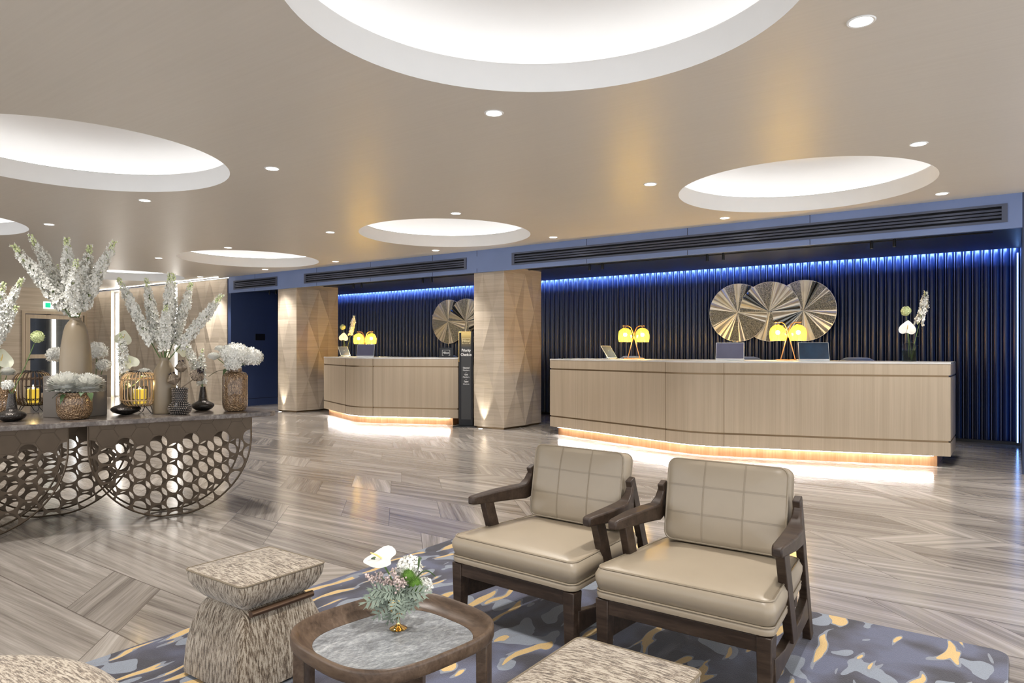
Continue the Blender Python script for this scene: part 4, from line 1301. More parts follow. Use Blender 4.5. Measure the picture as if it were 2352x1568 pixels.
# rattan lanterns
def lantern(px, py, cane, label, first={}):
    x, y = T(px, py)
    o = empty('rattan_lantern', (x, y, TT+.0006))
    prof = [(.066, .062), (.100, .070), (.122, .095), (.130, .14), (.130, .23), (.122, .275), (.100, .305), (.066, .318)]
    g = MB(); N = 28
    for k in range(N):
        a = 2*PI*k/N; pts = []
        for j in range(len(prof)-1):
            for q in (0, .5):
                r = prof[j][0]*(1-q) + prof[j+1][0]*q; z = prof[j][1]*(1-q) + prof[j+1][1]*q
                pts.append((r*math.cos(a), r*math.sin(a), z))
        pts.append((prof[-1][0]*math.cos(a), prof[-1][0]*math.sin(a), prof[-1][1]))
        g.tube(pts, .0043, 6)
    g.build('cane_ribs', cane, o, smooth=60)
    g = MB()
    for z, r in ((.108, .1285), (.265, .1275)):
        for s in (0, 1):
            pts = []
            for k in range(N*4):
                a = 2*PI*k/(N*4); w = math.sin(a*N + PI*s)
                pts.append(((r + .0035*math.cos(a*N + PI*s))*math.cos(a), (r + .0035*math.cos(a*N+PI*s))*math.sin(a), z + .0055*w))
            g.tube(pts, .0024, 5, closed=True)
    g.build('woven_bands', cane, o)
    for z, r, nm in ((.318, .067, 'top_ring'), (.062, .070, 'bottom_ring')):
        g = MB(); g.tube([(r*math.cos(2*PI*k/32), r*math.sin(2*PI*k/32), z) for k in range(32)], .0035, 8, closed=True)
        g.build(nm, M['black'], o)
    g = MB(); g.lathe([(.001, .070), (.085, .070), (.085, .066), (.001, .066)], 28); g.build('base_disc', M['black'], o)
    for s in (-1, 1):
        g = MB(); g.tube([(-.060, .03*s, .321), (-.050, .055*s, .324), (.03, .062*s, .330), (.062, .03*s, .326)], .0035, 8); g.build('wire_handle', M['black'], o)
    for k in range(3):
        a = 2*PI*k/3 + .5; c, s = math.cos(a), math.sin(a); t = Vector((-s, c, 0)); rr = Vector((c, s, 0))
        p = [rr*.068 + t*.032 + Vector((0,0,.062)), rr*.100 + t*.012 + Vector((0,0,.010)), rr*.104 + Vector((0,0,.0032)), rr*.100 - t*.012 + Vector((0,0,.010)), rr*.068 - t*.032 + Vector((0,0,.062))]
        g = MB(); g.tube(p, .0030, 6); g.build('hairpin_leg', M['black'], o)
    g = MB(); g.lathe([(.046, .072), (.050, .075), (.052, .20), (.052, .205), (.050, .205), (.048, .078), (.002, .076)], 28, cap=False); g.build('glass_cup', M['glass'], o)
    g = MB()
    for z in (.110, .206): g.tube([(.054*math.cos(2*PI*k/28), .054*math.sin(2*PI*k/28), z) for k in range(28)], .0035, 6, closed=True)
    for k in range(4): a = PI/4+PI/2*k; g.tube([(.054*math.cos(a), .054*math.sin(a), .071), (.054*math.cos(a), .054*math.sin(a), .206)], .003, 6)
    g.build('cup_holder', M['black'], o)
    tag(o, label, 'lantern', 'rattan lanterns')
    # the candle inside
    c = empty('pillar_candle', (x, y, TT+.0006+.0785))
    g = MB(); g.lathe([(.001, 0), (.040, 0), (.040, .105), (.034, .108), (.001, .100)], 24); g.build('wax', M['candle'], c)
    g = MB(); g.lathe([(.001, .104), (.006, .112), (.007, .120), (.003, .134), (.0005, .142)], 10); g.build('flame', M['wickflame'], c)
    tag(c, 'yellow pillar candle glowing inside the ' + ('right, pale cane lantern' if px > 200 else 'left, dark cane lantern'), 'candle', 'candles in the lanterns')
    ld = bpy.data.lights.new('candle_glow', 'POINT'); ld.energy = .6; ld.color = (1,.7,.3); ld.shadow_soft_size = .01
    lo = bpy.data.objects.new('candle_glow', ld); COL.objects.link(lo); lo.parent = c; lo.location = (0, 0, .155)
lantern(321, 950, M['cane'], 'pale cane lantern on hairpin legs, right of the gold bowl')
lantern(76, 948, M['cane_dark'], 'dark cane lantern on hairpin legs, left of the grey block')

# ---------------------------------------------------------------- flower shapes
def floret(g, c, nrm, r, rg, petals=5, cup=.35, ruffle=.25):
    nrm = Vector(nrm).normalized(); t = nrm.orthogonal().normalized(); b = nrm.cross(t)
    c = Vector(c); a0 = rg.uniform(0, 6.28)
    for k in range(petals):
        a = a0 + 2*PI*k/petals + rg.uniform(-.15, .15)
        d = t*math.cos(a) + b*math.sin(a); w = nrm.cross(d)
        L = r*rg.uniform(.85, 1.12); W = r*.62
        cu = cup*rg.uniform(.6, 1.4)
        rf = lambda: rg.uniform(-ruffle, ruffle)*r*.5
        p0 = c + d*r*.08
        m1 = c + d*L*.5 + w*W*.52 + nrm*(L*.5*cu + rf()); m0 = c + d*L*.55 + nrm*(L*.40*cu); m2 = c + d*L*.5 - w*W*.52 + nrm*(L*.5*cu + rf())
        e1 = c + d*L*.92 + w*W*.42 + nrm*(L*cu*.8 + rf()); e0 = c + d*L*1.03 + nrm*(L*cu*.9 + rf()); e2 = c + d*L*.92 - w*W*.42 + nrm*(L*cu*.8 + rf())
        g.add([p0, m1, m0, m2, e1, e0, e2], [(0, 1, 2), (0, 2, 3), (1, 4, 5, 2), (2, 5, 6, 3)])
def spike_mesh(seed, L, f0=.38, R0=.036, n=66, bend=.04, mat='petal'):
    """white delphinium spike along +z: stem, florets, green buds at the tip"""
    rg = random.Random(seed)
    def ax(t): return Vector((bend*L*math.sin(t*2.2), bend*.6*L*math.sin(t*3.1+1)-bend*.6*L*math.sin(1), L*t))
    st = MB(); st.tube([ax(k/10) for k in range(11)], [.0042 - .0025*k/10 for k in range(11)], 6)
    fl = MB(); bd = MB()
    for i in range(n):
        u = i/n; t = f0 + (1-f0)*u; a = i*2.399 + rg.uniform(-.3, .3)
        taper = 1.0 if u < .62 else 1.0 - .62*(u-.62)/.38
        rr = R0*taper*rg.uniform(.55, 1.05)
        d = Vector((math.cos(a), math.sin(a), rg.uniform(-.1, .45)))
        c = ax(t) + d.normalized()*rr*.72
        if u > .86:
            bd.sphere(c, .0075*rg.uniform(.7, 1.2), 6, 4)
            if rg.random() < .5: floret(fl, c, d, .013, rg, 4, .7, .2)
        else:
            floret(fl, c, d + Vector((0, 0, .25)), .0245*taper*rg.uniform(.9, 1.15), rg, 5, .38, .35)
            if rg.random() < .75: floret(fl, c + d.normalized()*.004, d, .017*taper, rg, 4, .85, .3)
            if rg.random() < .35: bd.sphere(ax(t) + d.normalized()*rr*.3, .007, 5, 4)
    lf = MB()
    for k in range(4):
        t = .12 + .07*k + rg.uniform(0, .03); a = rg.uniform(0, 6.28); d = Vector((math.cos(a), math.sin(a), .25)); p = ax(t)
        s = d.cross(Vector((0,0,1))).normalized()*.006
        q = p + d*.035; e = p + d*.07 + Vector((0,0,-.012))
        lf.add([p, q-s, q+s, e], [(0, 1, 2), (1, 3, 2)])
    return st, fl, bd, lf
def make_spike(seed, L, R0=.036, n=66, f0=.38, bend=.04):
    st, fl, bd, lf = spike_mesh(seed, L, f0, R0, n, bend)
    o = st.build('flower_spike', M['fstem'])
    fl.build('blossoms', M['petal'], o, smooth=0); bd.build('buds', M['bud'], o)['kind'] = 'stuff'; lf.build('leaves', M['fleaf'], o, smooth=0)
    return o
SPK = {}
def spike(base, tip, label, group, seed, R0=.036, f0=.38, n=66, bend=.04):
    L = (Vector(tip)-Vector(base)).length
    key = (seed % 4, R0, f0, n)
    if key not in SPK:
        o = make_spike(seed % 4 + 11, .5, R0*1.0, n, f0, bend); SPK[key] = o
    else: o = copy_tree(SPK[key])
    d = Vector(tip)-Vector(base)
    o.rotation_mode = 'QUATERNION'; o.rotation_quaternion = d.to_track_quat('Z', 'Y') @ Euler((0, 0, seed*1.7)).to_quaternion()
    o.location = base; o.scale = (1, 1, L/.5) if True else (L/.5,)*3
    return tag(o, label, 'flower', group)
def Zof(xy): return dist(xy[0], xy[1])
V1 = (BX[0], BX[1]); Z1 = Zof(V1)
def rim(xy, z, a, r): return Vector((xy[0] + r*math.cos(a), xy[1] + r*math.sin(a), z))
tips1 = [((38, 560), -.10, 'leftmost and most slanted', 1.2), ((72, 545), .12, 'second from the left', 1.2), ((150, 545), -.05, 'middle one, upright', 1.0), ((197, 562), .06, 'fourth from the left', 1.0), ((256, 552), 0.0, 'rightmost and leaning right', 1.0), ((172, 600), -.22, 'short one at the front', 1.0), ((120, 610), .2, 'short one at the back', 1.0)]
for i, ((px, py), dz, lab, k) in enumerate(tips1):
    tp = at(px, py, Z1+dz)
    b = Vector((V1[0], V1[1], TT+.302+.40)) + (tp-Vector((V1[0], V1[1], tp.z)))*.04
    spike(b, tp, 'white delphinium spike in the tall vase on the block, ' + lab, 'white spikes in the vase on the block', i, R0=.055, f0=.15, n=105)
Z2 = Zof(t2)
tips2 = [((265, 640), -.05, 'leftmost and most slanted'), ((337, 636), .1, 'second from the left'), ((381, 626), -.02, 'third from the left'), ((407, 630), .08, 'fourth from the left, upright'), ((436, 650), .15, 'fifth from the left'), ((503, 672), .0, 'rightmost, low and slanting right'), ((372, 700), -.2, 'short one at the front')]
for i, ((px, py), dz, lab) in enumerate(tips2):
    tp = at(px, py, Z2+dz)
    b = Vector((t2[0], t2[1], TT+.40)) + (tp-Vector((t2[0], t2[1], tp.z)))*.05
    spike(b, tp, 'white delphinium spike in the taupe vase on the marble, ' + lab, 'white spikes in the vase on the marble', i+2, R0=.042, f0=.22, n=95)
# off-frame vase at left with spikes leaning in
V0 = at(-30, 860, 4.95)
g = MB(); g.lathe([(.06, 0), (.09, .004), (.095, .03), (.085, .3), (.05, .40), (.034, .43), (.03, .43)], 36)
tag(g.build('tall_vase', M['taupe'], loc=(V0.x-.05, V0.y, TT+.0006)), 'tall taupe vase just beyond the left edge', 'vase', 'tall taupe vases')
for i, (px, py, lab) in enumerate([(52, 640, 'rightmost'), (20, 650, 'middle'), (-15, 640, 'leftmost'), (30, 700, 'lowest')]):
    tp = at(px, py, 4.95); b = Vector((V0.x-.05, V0.y, TT+.41)) + (tp-Vector((V0.x-.05, V0.y, tp.z)))*.05
    spike(b, tp, 'white delphinium spike at the left edge of the view, ' + lab + ' of the group', 'white spikes at the left edge', i+1, R0=.042, f0=.12, n=84)

def ball(name, px, py, Z, r, label, kind, base=None, group=None, seed=1, squash=.8, n=90, mat='petal', fr=.02):
    c = at(px, py, Z); rg = random.Random(seed)
    o = None
    g = MB()
    if base is not None:
        b = Vector(base); mid = (b*.5 + c*.5) + Vector((0, 0, -.01)); d = (c-b)
        g.tube([b - c, mid - c + Vector((.004, 0, 0)), (c-b)*-.12], .003, 6)
        o = g.build(name, M['fstem'], loc=c)
    else:
        g.sphere((0,0,0), r*.3, 8, 6); o = g.build(name, M['fleaf'], loc=c)
    g = MB()
    if kind == 'hydrangea':
        g.sphere((0,0,0), (r*.8, r*.8, r*.8*squash), 16, 10)
        for i in range(n):
            z = 1 - 2*(i+.5)/n
            if z < -.75: continue
            a = i*2.399; q = math.sqrt(1-z*z); d = Vector((q*math.cos(a), q*math.sin(a), z))
            floret(g, Vector((d.x, d.y, d.z*squash))*r*rg.uniform(.82, .95), d + Vector([rg.uniform(-.3,.3) for _ in range(3)]), fr, rg, 4, .25, .4)
    elif kind == 'mum':
        for ringi in range(15):
            th = PI*.5*(.04 + .070*ringi)*1.26; m = int(12 + ringi*5.4)
            for k in range(m):
                a = 2*PI*(k + rg.uniform(-.3, .3))/m; t2_ = th + rg.uniform(-.05, .05)
                d = Vector((math.sin(t2_)*math.cos(a), math.sin(t2_)*math.sin(a), math.cos(t2_)*.72))
                w = Vector((-math.sin(a), math.cos(a), 0))*r*.075
                L = r*rg.uniform(.90, 1.0); up = Vector((0, 0, r*.06*rg.uniform(0, 1.5)))
                p0 = d*r*.42; p1 = d*L*.8 + up*.3; p2 = d*L + up
                nn = d.cross(w).normalized()*r*.02
                g.add([p0-w*.6, p0+w*.6, p1+w+nn, p1-w+nn, p2+w*.3+nn, p2-w*.3+nn], [(0,1,2,3), (3,2,4,5)])
        g.sphere((0,0,0), (r*.60, r*.60, r*.34), 18, 10)
    elif kind == 'allium':
        for i in range(120):
            z = 1 - 2*(i+.5)/120; a = i*2.399; q = math.sqrt(1-z*z); d = Vector((q*math.cos(a), q*math.sin(a), z))
            floret(g, d*r*rg.uniform(.75, .95), d, r*.28, rg, 5, .5, .2)
        g.sphere((0,0,0), r*.6, 12, 8)
    elif kind == 'rose':
        g.sphere((0,0,0), r*.55, 12, 8)
        for ly in range(6):
            for k in range(5+ly):
                a = 2*PI*k/(5+ly) + ly*.7; th = .25 + ly*.28
                d = Vector((math.sin(th)*math.cos(a), math.sin(th)*math.sin(a), math.cos(th)*.8)); w = Vector((-math.sin(a), math.cos(a), 0))
                rr = r*(.6 + .07*ly); hw = r*.36
                g.add([d*rr*.7 - w*hw*.5 - Vector((0,0,r*.3)), d*rr*.7 + w*hw*.5 - Vector((0,0,r*.3)), d*rr + w*hw, d*(rr*1.1) + Vector((0,0,r*.07)), d*rr - w*hw], [(0,1,2,3,4)])
    col = 'bud' if kind == 'allium' else mat
    g.build('flower_head', M[col], o, smooth=0)
    return tag(o, label, 'flower', group)
# hydrangeas in the gold vase
gz = Zof((gvx, gvy)); gb = (gvx, gvy, TT+.33)
for px, py, r, lab, sd, dz in [(540, 813, .118, 'largest of the white hydrangea heads in the tall gold vase, centre', 1, -.05), (576, 820, .098, 'white hydrangea head on the right of the tall gold vase', 2, .02), (535, 836, .062, 'lowest white hydrangea head hanging over the neck of the tall gold vase', 4, -.1)]:
    ball('hydrangea', px, py, gz+dz, r, lab, 'hydrangea', gb, 'white hydrangeas in the tall gold vase', sd, .78, 130, fr=.021)
ball('white_rose', 492, 818, gz+.0, .055, 'white rose at the upper left of the tall gold vase bunch', 'rose', gb, 'white roses beside the hydrangeas', 5)
ball('white_rose', 505, 800, gz+.06, .045, 'white rose tucked behind the hydrangeas of the tall gold vase', 'rose', gb, 'white roses beside the hydrangeas', 6)
# broad green leaves under them
def leaf(base, tip, w, label=None, name='leaf', mat='fleaf', parent=None, droop=.02, cat='leaf', group=None):
    b, t = Vector(base), Vector(tip); d = t-b; s = d.cross(Vector((0,0,1)))
    s = (s.normalized() if s.length > 1e-5 else Vector((1,0,0)))*w; g = MB(); vs = []; fs = []
    for k in range(7):
        u = k/6; c = b + d*u + Vector((0,0,droop*math.sin(PI*u))); ww = math.sin(PI*min(.98, max(.04, u))**.8)
        vs += [c - s*ww + Vector((0,0,.004)), c, c + s*ww + Vector((0,0,.004))]
    for k in range(6):
        a = k*3; fs += [(a, a+1, a+4, a+3), (a+1, a+2, a+5, a+4)]
    if parent is not None:
        m = parent.matrix_basis.inverted(); vs = [m @ v for v in vs]
    g.add(vs, fs); o = g.build(name, M[mat], parent, smooth=80)
    if parent is None: tag(o, label, cat, group)
    return o
bpy.context.view_layer.update()
leaf(at(524, 850, gz), at(478, 866, gz-.03), .022, 'long green leaf pointing left from the neck of the tall gold vase', group='loose leaves on the console')
leaf(at(526, 848, gz-.06), at(512, 862, gz-.12), .024, 'green leaf folded over the front of the tall gold vase', group='loose leaves on the console')
leaf(at(546, 852, gz), at(572, 826, gz-.04), .018, 'green leaf under the right hydrangea of the tall gold vase', group='loose leaves on the console')
# chrysanthemums in the bowl
bz = Zof((pbx, pby))
for px, py, r, dx, lab, sd in [(152, 872, .135, -.02, 'left of the two big white chrysanthemums in the gold bowl', 1), (200, 874, .130, .03, 'right of the two big white chrysanthemums in the gold bowl', 2)]:
    ball('chrysanthemum', px, py+14, bz+dx, r, lab, 'mum', (pbx, pby, TT+.175), 'chrysanthemums in the gold bowl', sd)
for k, (a, b) in enumerate([((150, 905), (120, 915)), ((150, 905), (138, 930)), ((205, 903), (210, 922)), ((190, 905), (185, 912)), ((160, 903), (112, 900))]):
    leaf(at(a[0], a[1], bz-.09), at(b[0], b[1], bz-.13), .02, 'dark green chrysanthemum leaf spilling over the gold bowl, %s' % ['upper left', 'hanging lowest', 'right-hand', 'front centre', 'far left'][k], group='leaves over the gold bowl')
# small chrysanthemum head behind the right lantern

# white peony-like heads behind the tall vase
hb = at(218, 905, Z1+.25); hb = (hb.x, hb.y, TT+.12)
g = MB(); g.lathe([(.03, 0), (.045, .01), (.05, .06), (.03, .11), (.035, .14), (.03, .14)], 28)
tag(g.build('small_vase', M['taupe'], loc=(hb[0], hb[1], TT+.0006)), 'small taupe vase behind the grey block, mostly hidden', 'vase')
for px, py, r, lab, sd in [(222, 806, .085, 'white hydrangea right of the tall vase on the block', 3), (128, 815, .07, 'white hydrangea peeping out left of the tall vase on the block', 4), (238, 838, .05, 'lower white hydrangea right of the tall vase on the block', 8), (192, 822, .06, 'white hydrangea directly behind the tall vase on the block', 12)]:
    ball('hydrangea', px, py, Z1+.28, r, lab, 'hydrangea', (hb[0], hb[1], TT+.13), 'white hydrangeas behind the tall vase', sd, .85, 90)
# bunch in the vase behind the right lantern: spikes and anthuriums
def anthurium(px, py, Z, size, face, label, base, tilt=0.0, mat='cream', spmat='spadix', group='cream anthuriums'):
    c = at(px, py, Z); g = MB(); vs = [(0, 0, .0)]; N = 28
    for k in range(N):
        t = 2*PI*k/N
        x = math.sin(t)**3*1.05; y = -(13*math.cos(t) - 5*math.cos(2*t) - 2*math.cos(3*t) - math.cos(4*t))/15.0 + .10
        x = .5*x + .5*math.sin(t); y = .62*y + .38*(-math.cos(t))
        vs.append((x*size, y*size, size*.16*(x*x) - size*.10*y*y + size*.03*math.sin(t*5)))
    vs2 = [(0, 0, .0)] + [(v[0]*.55, v[1]*.55, v[2]*.2) for v in vs[1:]] + vs[1:]
    fs = [(0, 1+k, 1+(k+1) % N) for k in range(N)] + [(1+k, 1+N+k, 1+N+(k+1) % N, 1+(k+1) % N) for k in range(N)]
    f = Vector(face).normalized(); ty = Vector(tilt) if not isinstance(tilt, (int, float)) else Vector((RT.x*tilt, RT.y*tilt, 1))
    ty = (ty - f*ty.dot(f)).normalized(); tx = ty.cross(f)
    mq = Matrix((tx, ty, f)).transposed().to_4x4()
    s = MB(); b = Vector(base); s.tube([b-c, (b-c)*.5 + Vector((0,0,.02)), Vector((0,0,0)) - f*.016], .0028, 6)
    o = s.build('anthurium', M['fstem'], loc=c)
    g.add(vs2, fs, mq); g.build('spathe', M[mat], o, smooth=80)
    s = MB(); s.tube([(0, 0, .002), (0, size*.28, size*.28), (0, size*.62, size*.42)], [size*.05, size*.055, size*.028], 8, m=mq); s.build('spadix', M[spmat], o)
    return tag(o, label, 'flower', group)
cq = Zof(q3); nb = (q3[0], q3[1], TT+.18)
ball('chrysanthemum', 332, 858, cq+.06, .06, 'small white chrysanthemum peeping over the right lantern', 'mum', nb, None, 9)
CAMDIR = lambda px, py, Z: (Vector((0, 0, 1.25)) - at(px, py, Z))
def facecam(px, py, Z, dx=0, dz=0): 
    v = CAMDIR(px, py, Z).normalized(); return v + Vector((RT.x, RT.y, 0))*dx + Vector((0,0,dz))
anthurium(282, 778, cq+.05, .060, facecam(282, 778, cq, .3, 0), 'cream anthurium above and left of the right lantern', nb, .3)
anthurium(300, 833, cq+.02, .058, facecam(300, 833, cq, .2, .2), 'cream anthurium with green spadix just above the right lantern', nb, -.5, spmat='bud')
spike(Vector(nb), at(268, 765, cq-.03), 'short white spike before the upper cream anthurium, behind the right lantern', 'white spikes behind the right lantern', 5, R0=.030, f0=.28, n=60)
spike(Vector(nb), at(275, 812, cq+.05), 'low drooping white spike behind the right lantern', 'white spikes behind the right lantern', 6, R0=.034, f0=.1, n=60)
# dark-necked vase on the right: white spike curling up and a cream anthurium
nz = Zof(q2); nb2 = Vector((q2[0], q2[1], TT+.18))
spike(nb2, at(432, 770, nz), 'white spike curving up from the squat vase beside the gold vase', 'white spikes in the squat vase', 7, R0=.030, f0=.08, n=70)
spike(nb2, at(472, 800, nz+.03), 'short white spike standing in the squat vase beside the gold vase', 'white spikes in the squat vase', 8, R0=.028, f0=.08, n=50)
anthurium(418, 806, nz+.04, .052, facecam(418, 806, nz, -.3, .1), 'cream anthurium leaning left from the squat vase beside the gold vase', nb2, .8, spmat='bud')
# proteas
def protea(px, py, Z, r, base, tipdir, label):
    c = at(px, py, Z); rg = random.Random(px); q = Vector(tipdir).normalized().to_track_quat('Z', 'Y').to_matrix().to_4x4()
    s = MB(); b = Vector(base); s.tube([b-c, (b-c)*.4, (0,0,0)], .0045, 6)
    o = s.build('protea', M['protea'], loc=c)
    g = MB(); d_ = MB()
    for ly in range(4):
        m = 12 + ly*2
        for k in range(m):
            a = 2*PI*(k + .5*(ly % 2))/m + rg.uniform(-.1, .1); L = r*(1.9 - .32*ly)*rg.uniform(.9, 1.1); R1 = r*(.55 + .14*ly)
            dd = Vector((math.cos(a), math.sin(a), 0)); w = Vector((-math.sin(a), math.cos(a), 0))*r*.17
            p = [dd*R1*.35 + Vector((0,0,-r*.5)), dd*R1*1.1 + Vector((0,0,L*.25)), dd*R1*1.05 + Vector((0,0,L*.55)), dd*R1*.72 + Vector((0,0,L*.78))]
            vs = [];
            for i, x in enumerate(p): ww = w*[.5, 1, .9, .25][i]; vs += [x-ww, x+ww]
            g.add(vs, [(0,1,3,2), (2,3,5,4), (4,5,7,6)], q)
            if ly == 0 and k % 2 == 0: d_.sphere(tuple(q @ (dd*R1*.75 + Vector((0,0,L*.8)))), r*.13, 5, 4)
    for k in range(26): 
        a = rg.uniform(0, 6.28); rr = r*.42*rg.random()
        d_.tube([q @ Vector((rr*.5*math.cos(a), rr*.5*math.sin(a), 0)), q @ Vector((rr*math.cos(a), rr*math.sin(a), r*1.25))], r*.05, 4)
    g.build('bracts', M['protea'], o, smooth=0); d_.build('dark_tips', M['proteadark'], o)
    return tag(o, label, 'flower', 'proteas in the studded vase')
sz = Zof(spk); sb = (spk[0], spk[1], TT+.19)
protea(401, 876, sz-.03, .044, sb, (-.35*RT.x, -.35*RT.y, 1), 'brown protea on the left of the studded vase')
protea(416, 848, sz+.03, .042, sb, (0, 0, 1), 'brown protea at the top of the studded vase')
protea(450, 866, sz+.0, .050, sb, (.7*RT.x - .4*FW.x, .7*RT.y - .4*FW.y, .8), 'greenish protea opening to the right of the studded vase')
# far-left squat vase: allium on a long stem and a white carnation
b1 = (q1[0], q1[1], TT+.185); z1 = Zof(q1)
ball('allium', 86, 773, z1+.05, .040, 'green-white allium ball on a long stem at far left', 'allium', b1, None, 2)
ball('carnation', 17, 884, z1, .036, 'small white carnation at the mouth of the far-left squat vase', 'hydrangea', b1, None, 21, .9, 60, fr=.014)
ball('chrysanthemum', 18, 856, z1+.2, .055, 'creamy chrysanthemum at the left edge above the carnation', 'mum', (lgx, lgy, TT+.21), None, 31)
anthurium(2, 828, z1+.25, .075, facecam(2, 828, z1, .2, 0), 'large pale anthurium cut by the left edge', (lgx, lgy, TT+.21), .2)

# ---------------------------------------------------------------- glass bottle vases on the desks
def bottle(x, y, label, k=1.0, first=[]):
    if first:
        o = copy_tree(first[0]); o.location = (x, y, 1.117)
    else:
        o = empty('glass_bottle_vase', (x, y, 1.117)); first.append(o)
        g = MB(); g.lathe([(.002, .001), (.070, .001), (.074, .008), (.074, .165), (.066, .195), (.045, .213), (.026, .222), (.022, .235), (.030, .245), (.030, .248), (.020, .246)], 36, cap=False); g.build('glass', M['glass'], o)
        g = MB(); g.lathe([(.001, .006), (.069, .006), (.070, .125), (.001, .125)], 32, cap=False); g.build('water', M['water'], o)
    return tag(o, label, 'vase', 'glass bottle vases on the desks')
def deskflowers(x, y, where, lean, sc=1.0):
    Zv = dist(x, y); c = Vector((x, y, 1.117)); r_ = Vector((RT.x, RT.y, 0))
    def pt(dx, z): return c + r_*dx + Vector((0, 0, z))
    spike(c + r_*.02 + Vector((0,0,.02)), pt(.17*lean, .80), 'white spike in the glass bottle on the ' + where, 'white spikes on the desks', 3, R0=.055, f0=.52, n=44)
    b = pt(-.02, .03); px, py = 1176 + 1600*(c + r_*(-.05*lean))[0:2].__class__((0,0)).x if False else 0, 0
    def proj(p):
        Z = dist(p.x, p.y); X = p.x*RT.x + p.y*RT.y; return 1176 + 1600*X/Z, 803 + 1600*(1.25-p.z)/Z, Z
    a = proj(pt(-.035*lean, .575)); ball('allium', a[0], a[1], a[2], .052, 'pale green allium ball in the glass bottle on the ' + where, 'allium', tuple(pt(.02, .03)), None, 4)
    a = proj(pt(-.02*lean, .37)); anthurium(a[0], a[1], a[2]-.06, .085, facecam(a[0], a[1], a[2], 0, -.15), 'white anthurium at the mouth of the glass bottle on the ' + where, tuple(pt(.0, .05)), .1, 'petal', 'spadix', 'white anthuriums on the desks')
bvx, bvy = -.98, 9.10
bottle(bvx, bvy, 'clear glass bottle vase of water at the right end of the long desk'); deskflowers(bvx, bvy, 'long desk', 1)
bottle(-10.62, 9.12, 'clear glass bottle vase of water at the left end of the far desk'); deskflowers(-10.62, 9.12, 'far desk', 1)

# ---------------------------------------------------------------- posy on the tray table
tz = RUG + .398
vx, vy = on(915, 1443, tz)
o = empty('gold_goblet', (vx, vy, tz))
g = MB(); g.lathe([(.001, 0), (.0255, .0), (.0265, .002), (.022, .005), (.010, .010), (.0055, .016), (.0045, .030), (.007, .040), (.022, .050), (.031, .065), (.033, .085), (.030, .095), (.028, .095), (.026, .07), (.002, .055)], 40, cap=False)
g.build('goblet', M['gold'], o)
tag(o, 'small polished gold footed goblet on the stone table top', 'vase')
VZ = dist(vx, vy); vb = Vector((vx, vy, tz+.07))
anthurium(877, 1283, VZ+.0, .052, Vector((-.35*FW.x, -.35*FW.y, 1.0)) + Vector((RT.x, RT.y, 0))*-.1, 'white anthurium with yellow spadix crowning the posy on the low table', vb, (-.9*RT.x, -.9*RT.y, .35), 'petal_grey', 'spadix', None)
ball('carnation', 940, 1306, VZ+.03, .038, 'white carnation at the upper right of the posy', 'hydrangea', tuple(vb), 'white carnations in the posy', 41, .95, 70, fr=.015)
ball('carnation', 972, 1345, VZ+.02, .026, 'small white carnation low on the right of the posy', 'hydrangea', tuple(vb), 'white carnations in the posy', 42, .95, 50, fr=.012)
# moss-green ball flower made of fine needles
for px, py, r, sd, lab in ((938, 1322, .027, 1, 'upper of the two bright green needle balls in the posy'), (953, 1342, .030, 2, 'lower of the two bright green needle balls in the posy')):
    c = at(px, py, VZ-.015); rg = random.Random(sd); g = MB(); g.tube([vb-c, (0,0,0)], .002, 5); o = g.build('green_ball_flower', M['fstem'], loc=c); g = MB()
    for i in range(420):
        z = 1-2*(i+.5)/420; a = i*2.399; q = math.sqrt(1-z*z); d = Vector((q*math.cos(a), q*math.sin(a), z)); s = d.orthogonal().normalized()*.0009
        L = r*rg.uniform(.85, 1.15); g.add([d*r*.3-s, d*r*.3+s, d*L], [(0,1,2)])
    g.sphere((0,0,0), r*.6, 10, 8); g.build('flower_head', M['moss'], o, smooth=0); tag(o, lab, 'flower', 'green needle balls in the posy')
# dusty pink bud sprays
for k, (px, py, lab) in enumerate([(845, 1322, 'far left'), (868, 1315, 'left'), (905, 1308, 'upright one in the middle'), (912, 1330, 'front centre'), (932, 1328, 'right'), (889, 1325, 'between left and centre')]):
    tp = at(px, py, VZ-.04+.01*(k % 3)); rg = random.Random(k); g = MB(); b = vb + Vector((0,0,.01)); g.tube([b, (b+tp)/2 + Vector((0,0,.01)), tp], .0011, 4); o = g.build('bud_spray', M['fstem']); g = MB()
    for i in range(34):
        t = .62 + .40*i/34; p = b.lerp(tp, t) + Vector([rg.uniform(-1, 1) for _ in range(3)])*.011*(1.1-.6*(t-.62)/.4); g.sphere(p, .0036*rg.uniform(.7, 1.2), 5, 4)
    g.build('buds', M['pink'], o, smooth=80); tag(o, 'spray of dusty pink buds in the posy, ' + lab, 'flower', 'pink bud sprays in the posy')
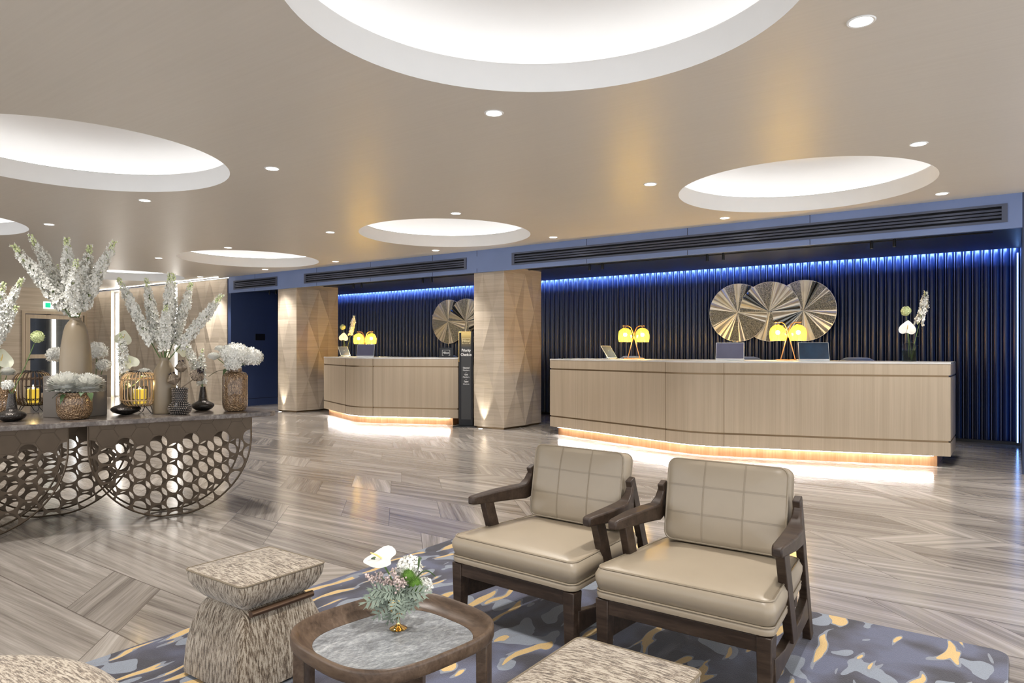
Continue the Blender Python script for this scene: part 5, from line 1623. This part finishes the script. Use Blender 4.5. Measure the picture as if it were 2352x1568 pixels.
# silver lobed leaves (dusty miller) hanging round the goblet
def lobed(base, tip, w, label, mat='silverleaf'):
    b, t = Vector(base), Vector(tip); d = t-b; L = d.length; d.normalize()
    v = (Vector((0,0,1.25)) - b).normalized(); s = d.cross(v).normalized(); n = s.cross(d)
    g = MB(); N = 5
    def P(u, x, h=0): return b + d*u*L + s*x*w + n*(.012*math.sin(u*PI) + h)
    g.add([P(0, -.05), P(0, .05), P(1, .04), P(1, -.04), P(.5, .10), P(.5, -.10)], [(0, 1, 4, 5), (5, 4, 2, 3)])
    for k in range(N):
        u = .22 + .72*k/N; sz = (1 - abs(u-.6)*1.1)
        for sd in (-1, 1):
            e = sz*sd; g.add([P(u-.03, .06*sd), P(u+.06, .06*sd), P(u+.13, .55*e), P(u+.22, 1.0*e, -.003), P(u+.13, .82*e), P(u+.10, 1.05*e, .002), P(u+.03, .6*e)], [(0, 1, 2, 6), (2, 3, 4), (2, 4, 6), (6, 4, 5)])
    g.add([P(.93, -.1), P(.93, .1), P(1.12, .18), P(1.05, 0), P(1.12, -.18)], [(0, 1, 2, 3), (0, 3, 4)])
    return tag(g.build('silver_leaf', M[mat], smooth=0), label, 'leaf', 'silver lobed leaves in the posy')
LV = [(832, 1385), (848, 1352), (860, 1418), (878, 1400), (900, 1425), (905, 1405), (920, 1412), (935, 1385), (950, 1398), (968, 1378), (880, 1360), (925, 1365), (900, 1350), (945, 1362), (862, 1378), (985, 1360), (842, 1368), (912, 1385)]
pos_ = ['far left, hanging low', 'far left, level', 'left, hanging longest', 'left of the goblet', 'in front of the stem', 'front, a little left', 'front centre', 'front, right of the stem', 'right, hanging', 'far right, hanging', 'upper left', 'upper centre', 'top centre-left', 'upper right', 'middle left', 'far right, level', 'outer left, middle height', 'middle front']
LV += [(855, 1395), (890, 1430), (915, 1425), (940, 1405), (960, 1392), (870, 1372)]
pos_ += ['lower left, behind', 'lowest on the left of the stem', 'lowest, before the goblet', 'lower right of the stem', 'lower right', 'middle left, behind']
for k, (px, py) in enumerate(LV):
    dz = -.05 + .012*(k % 5)
    bb = vb + Vector((0,0,.035)) + (at(px, py, VZ+dz) - vb)*.08
    lobed(bb, at(px, py, VZ+dz), .024, 'silver lobed leaf in the posy, ' + pos_[k])
for k, (p, q_, lab) in enumerate([((955, 1330), (1000, 1325), 'dark green blade pointing right out of the posy'), ((960, 1312), (968, 1285), 'thin dark blade standing up at the right of the posy'), ((870, 1305), (850, 1290), 'small dark leaf behind the white anthurium')]):
    leaf(at(p[0], p[1], VZ), at(q_[0], q_[1], VZ+.01), .006, lab, group='green blades in the posy')
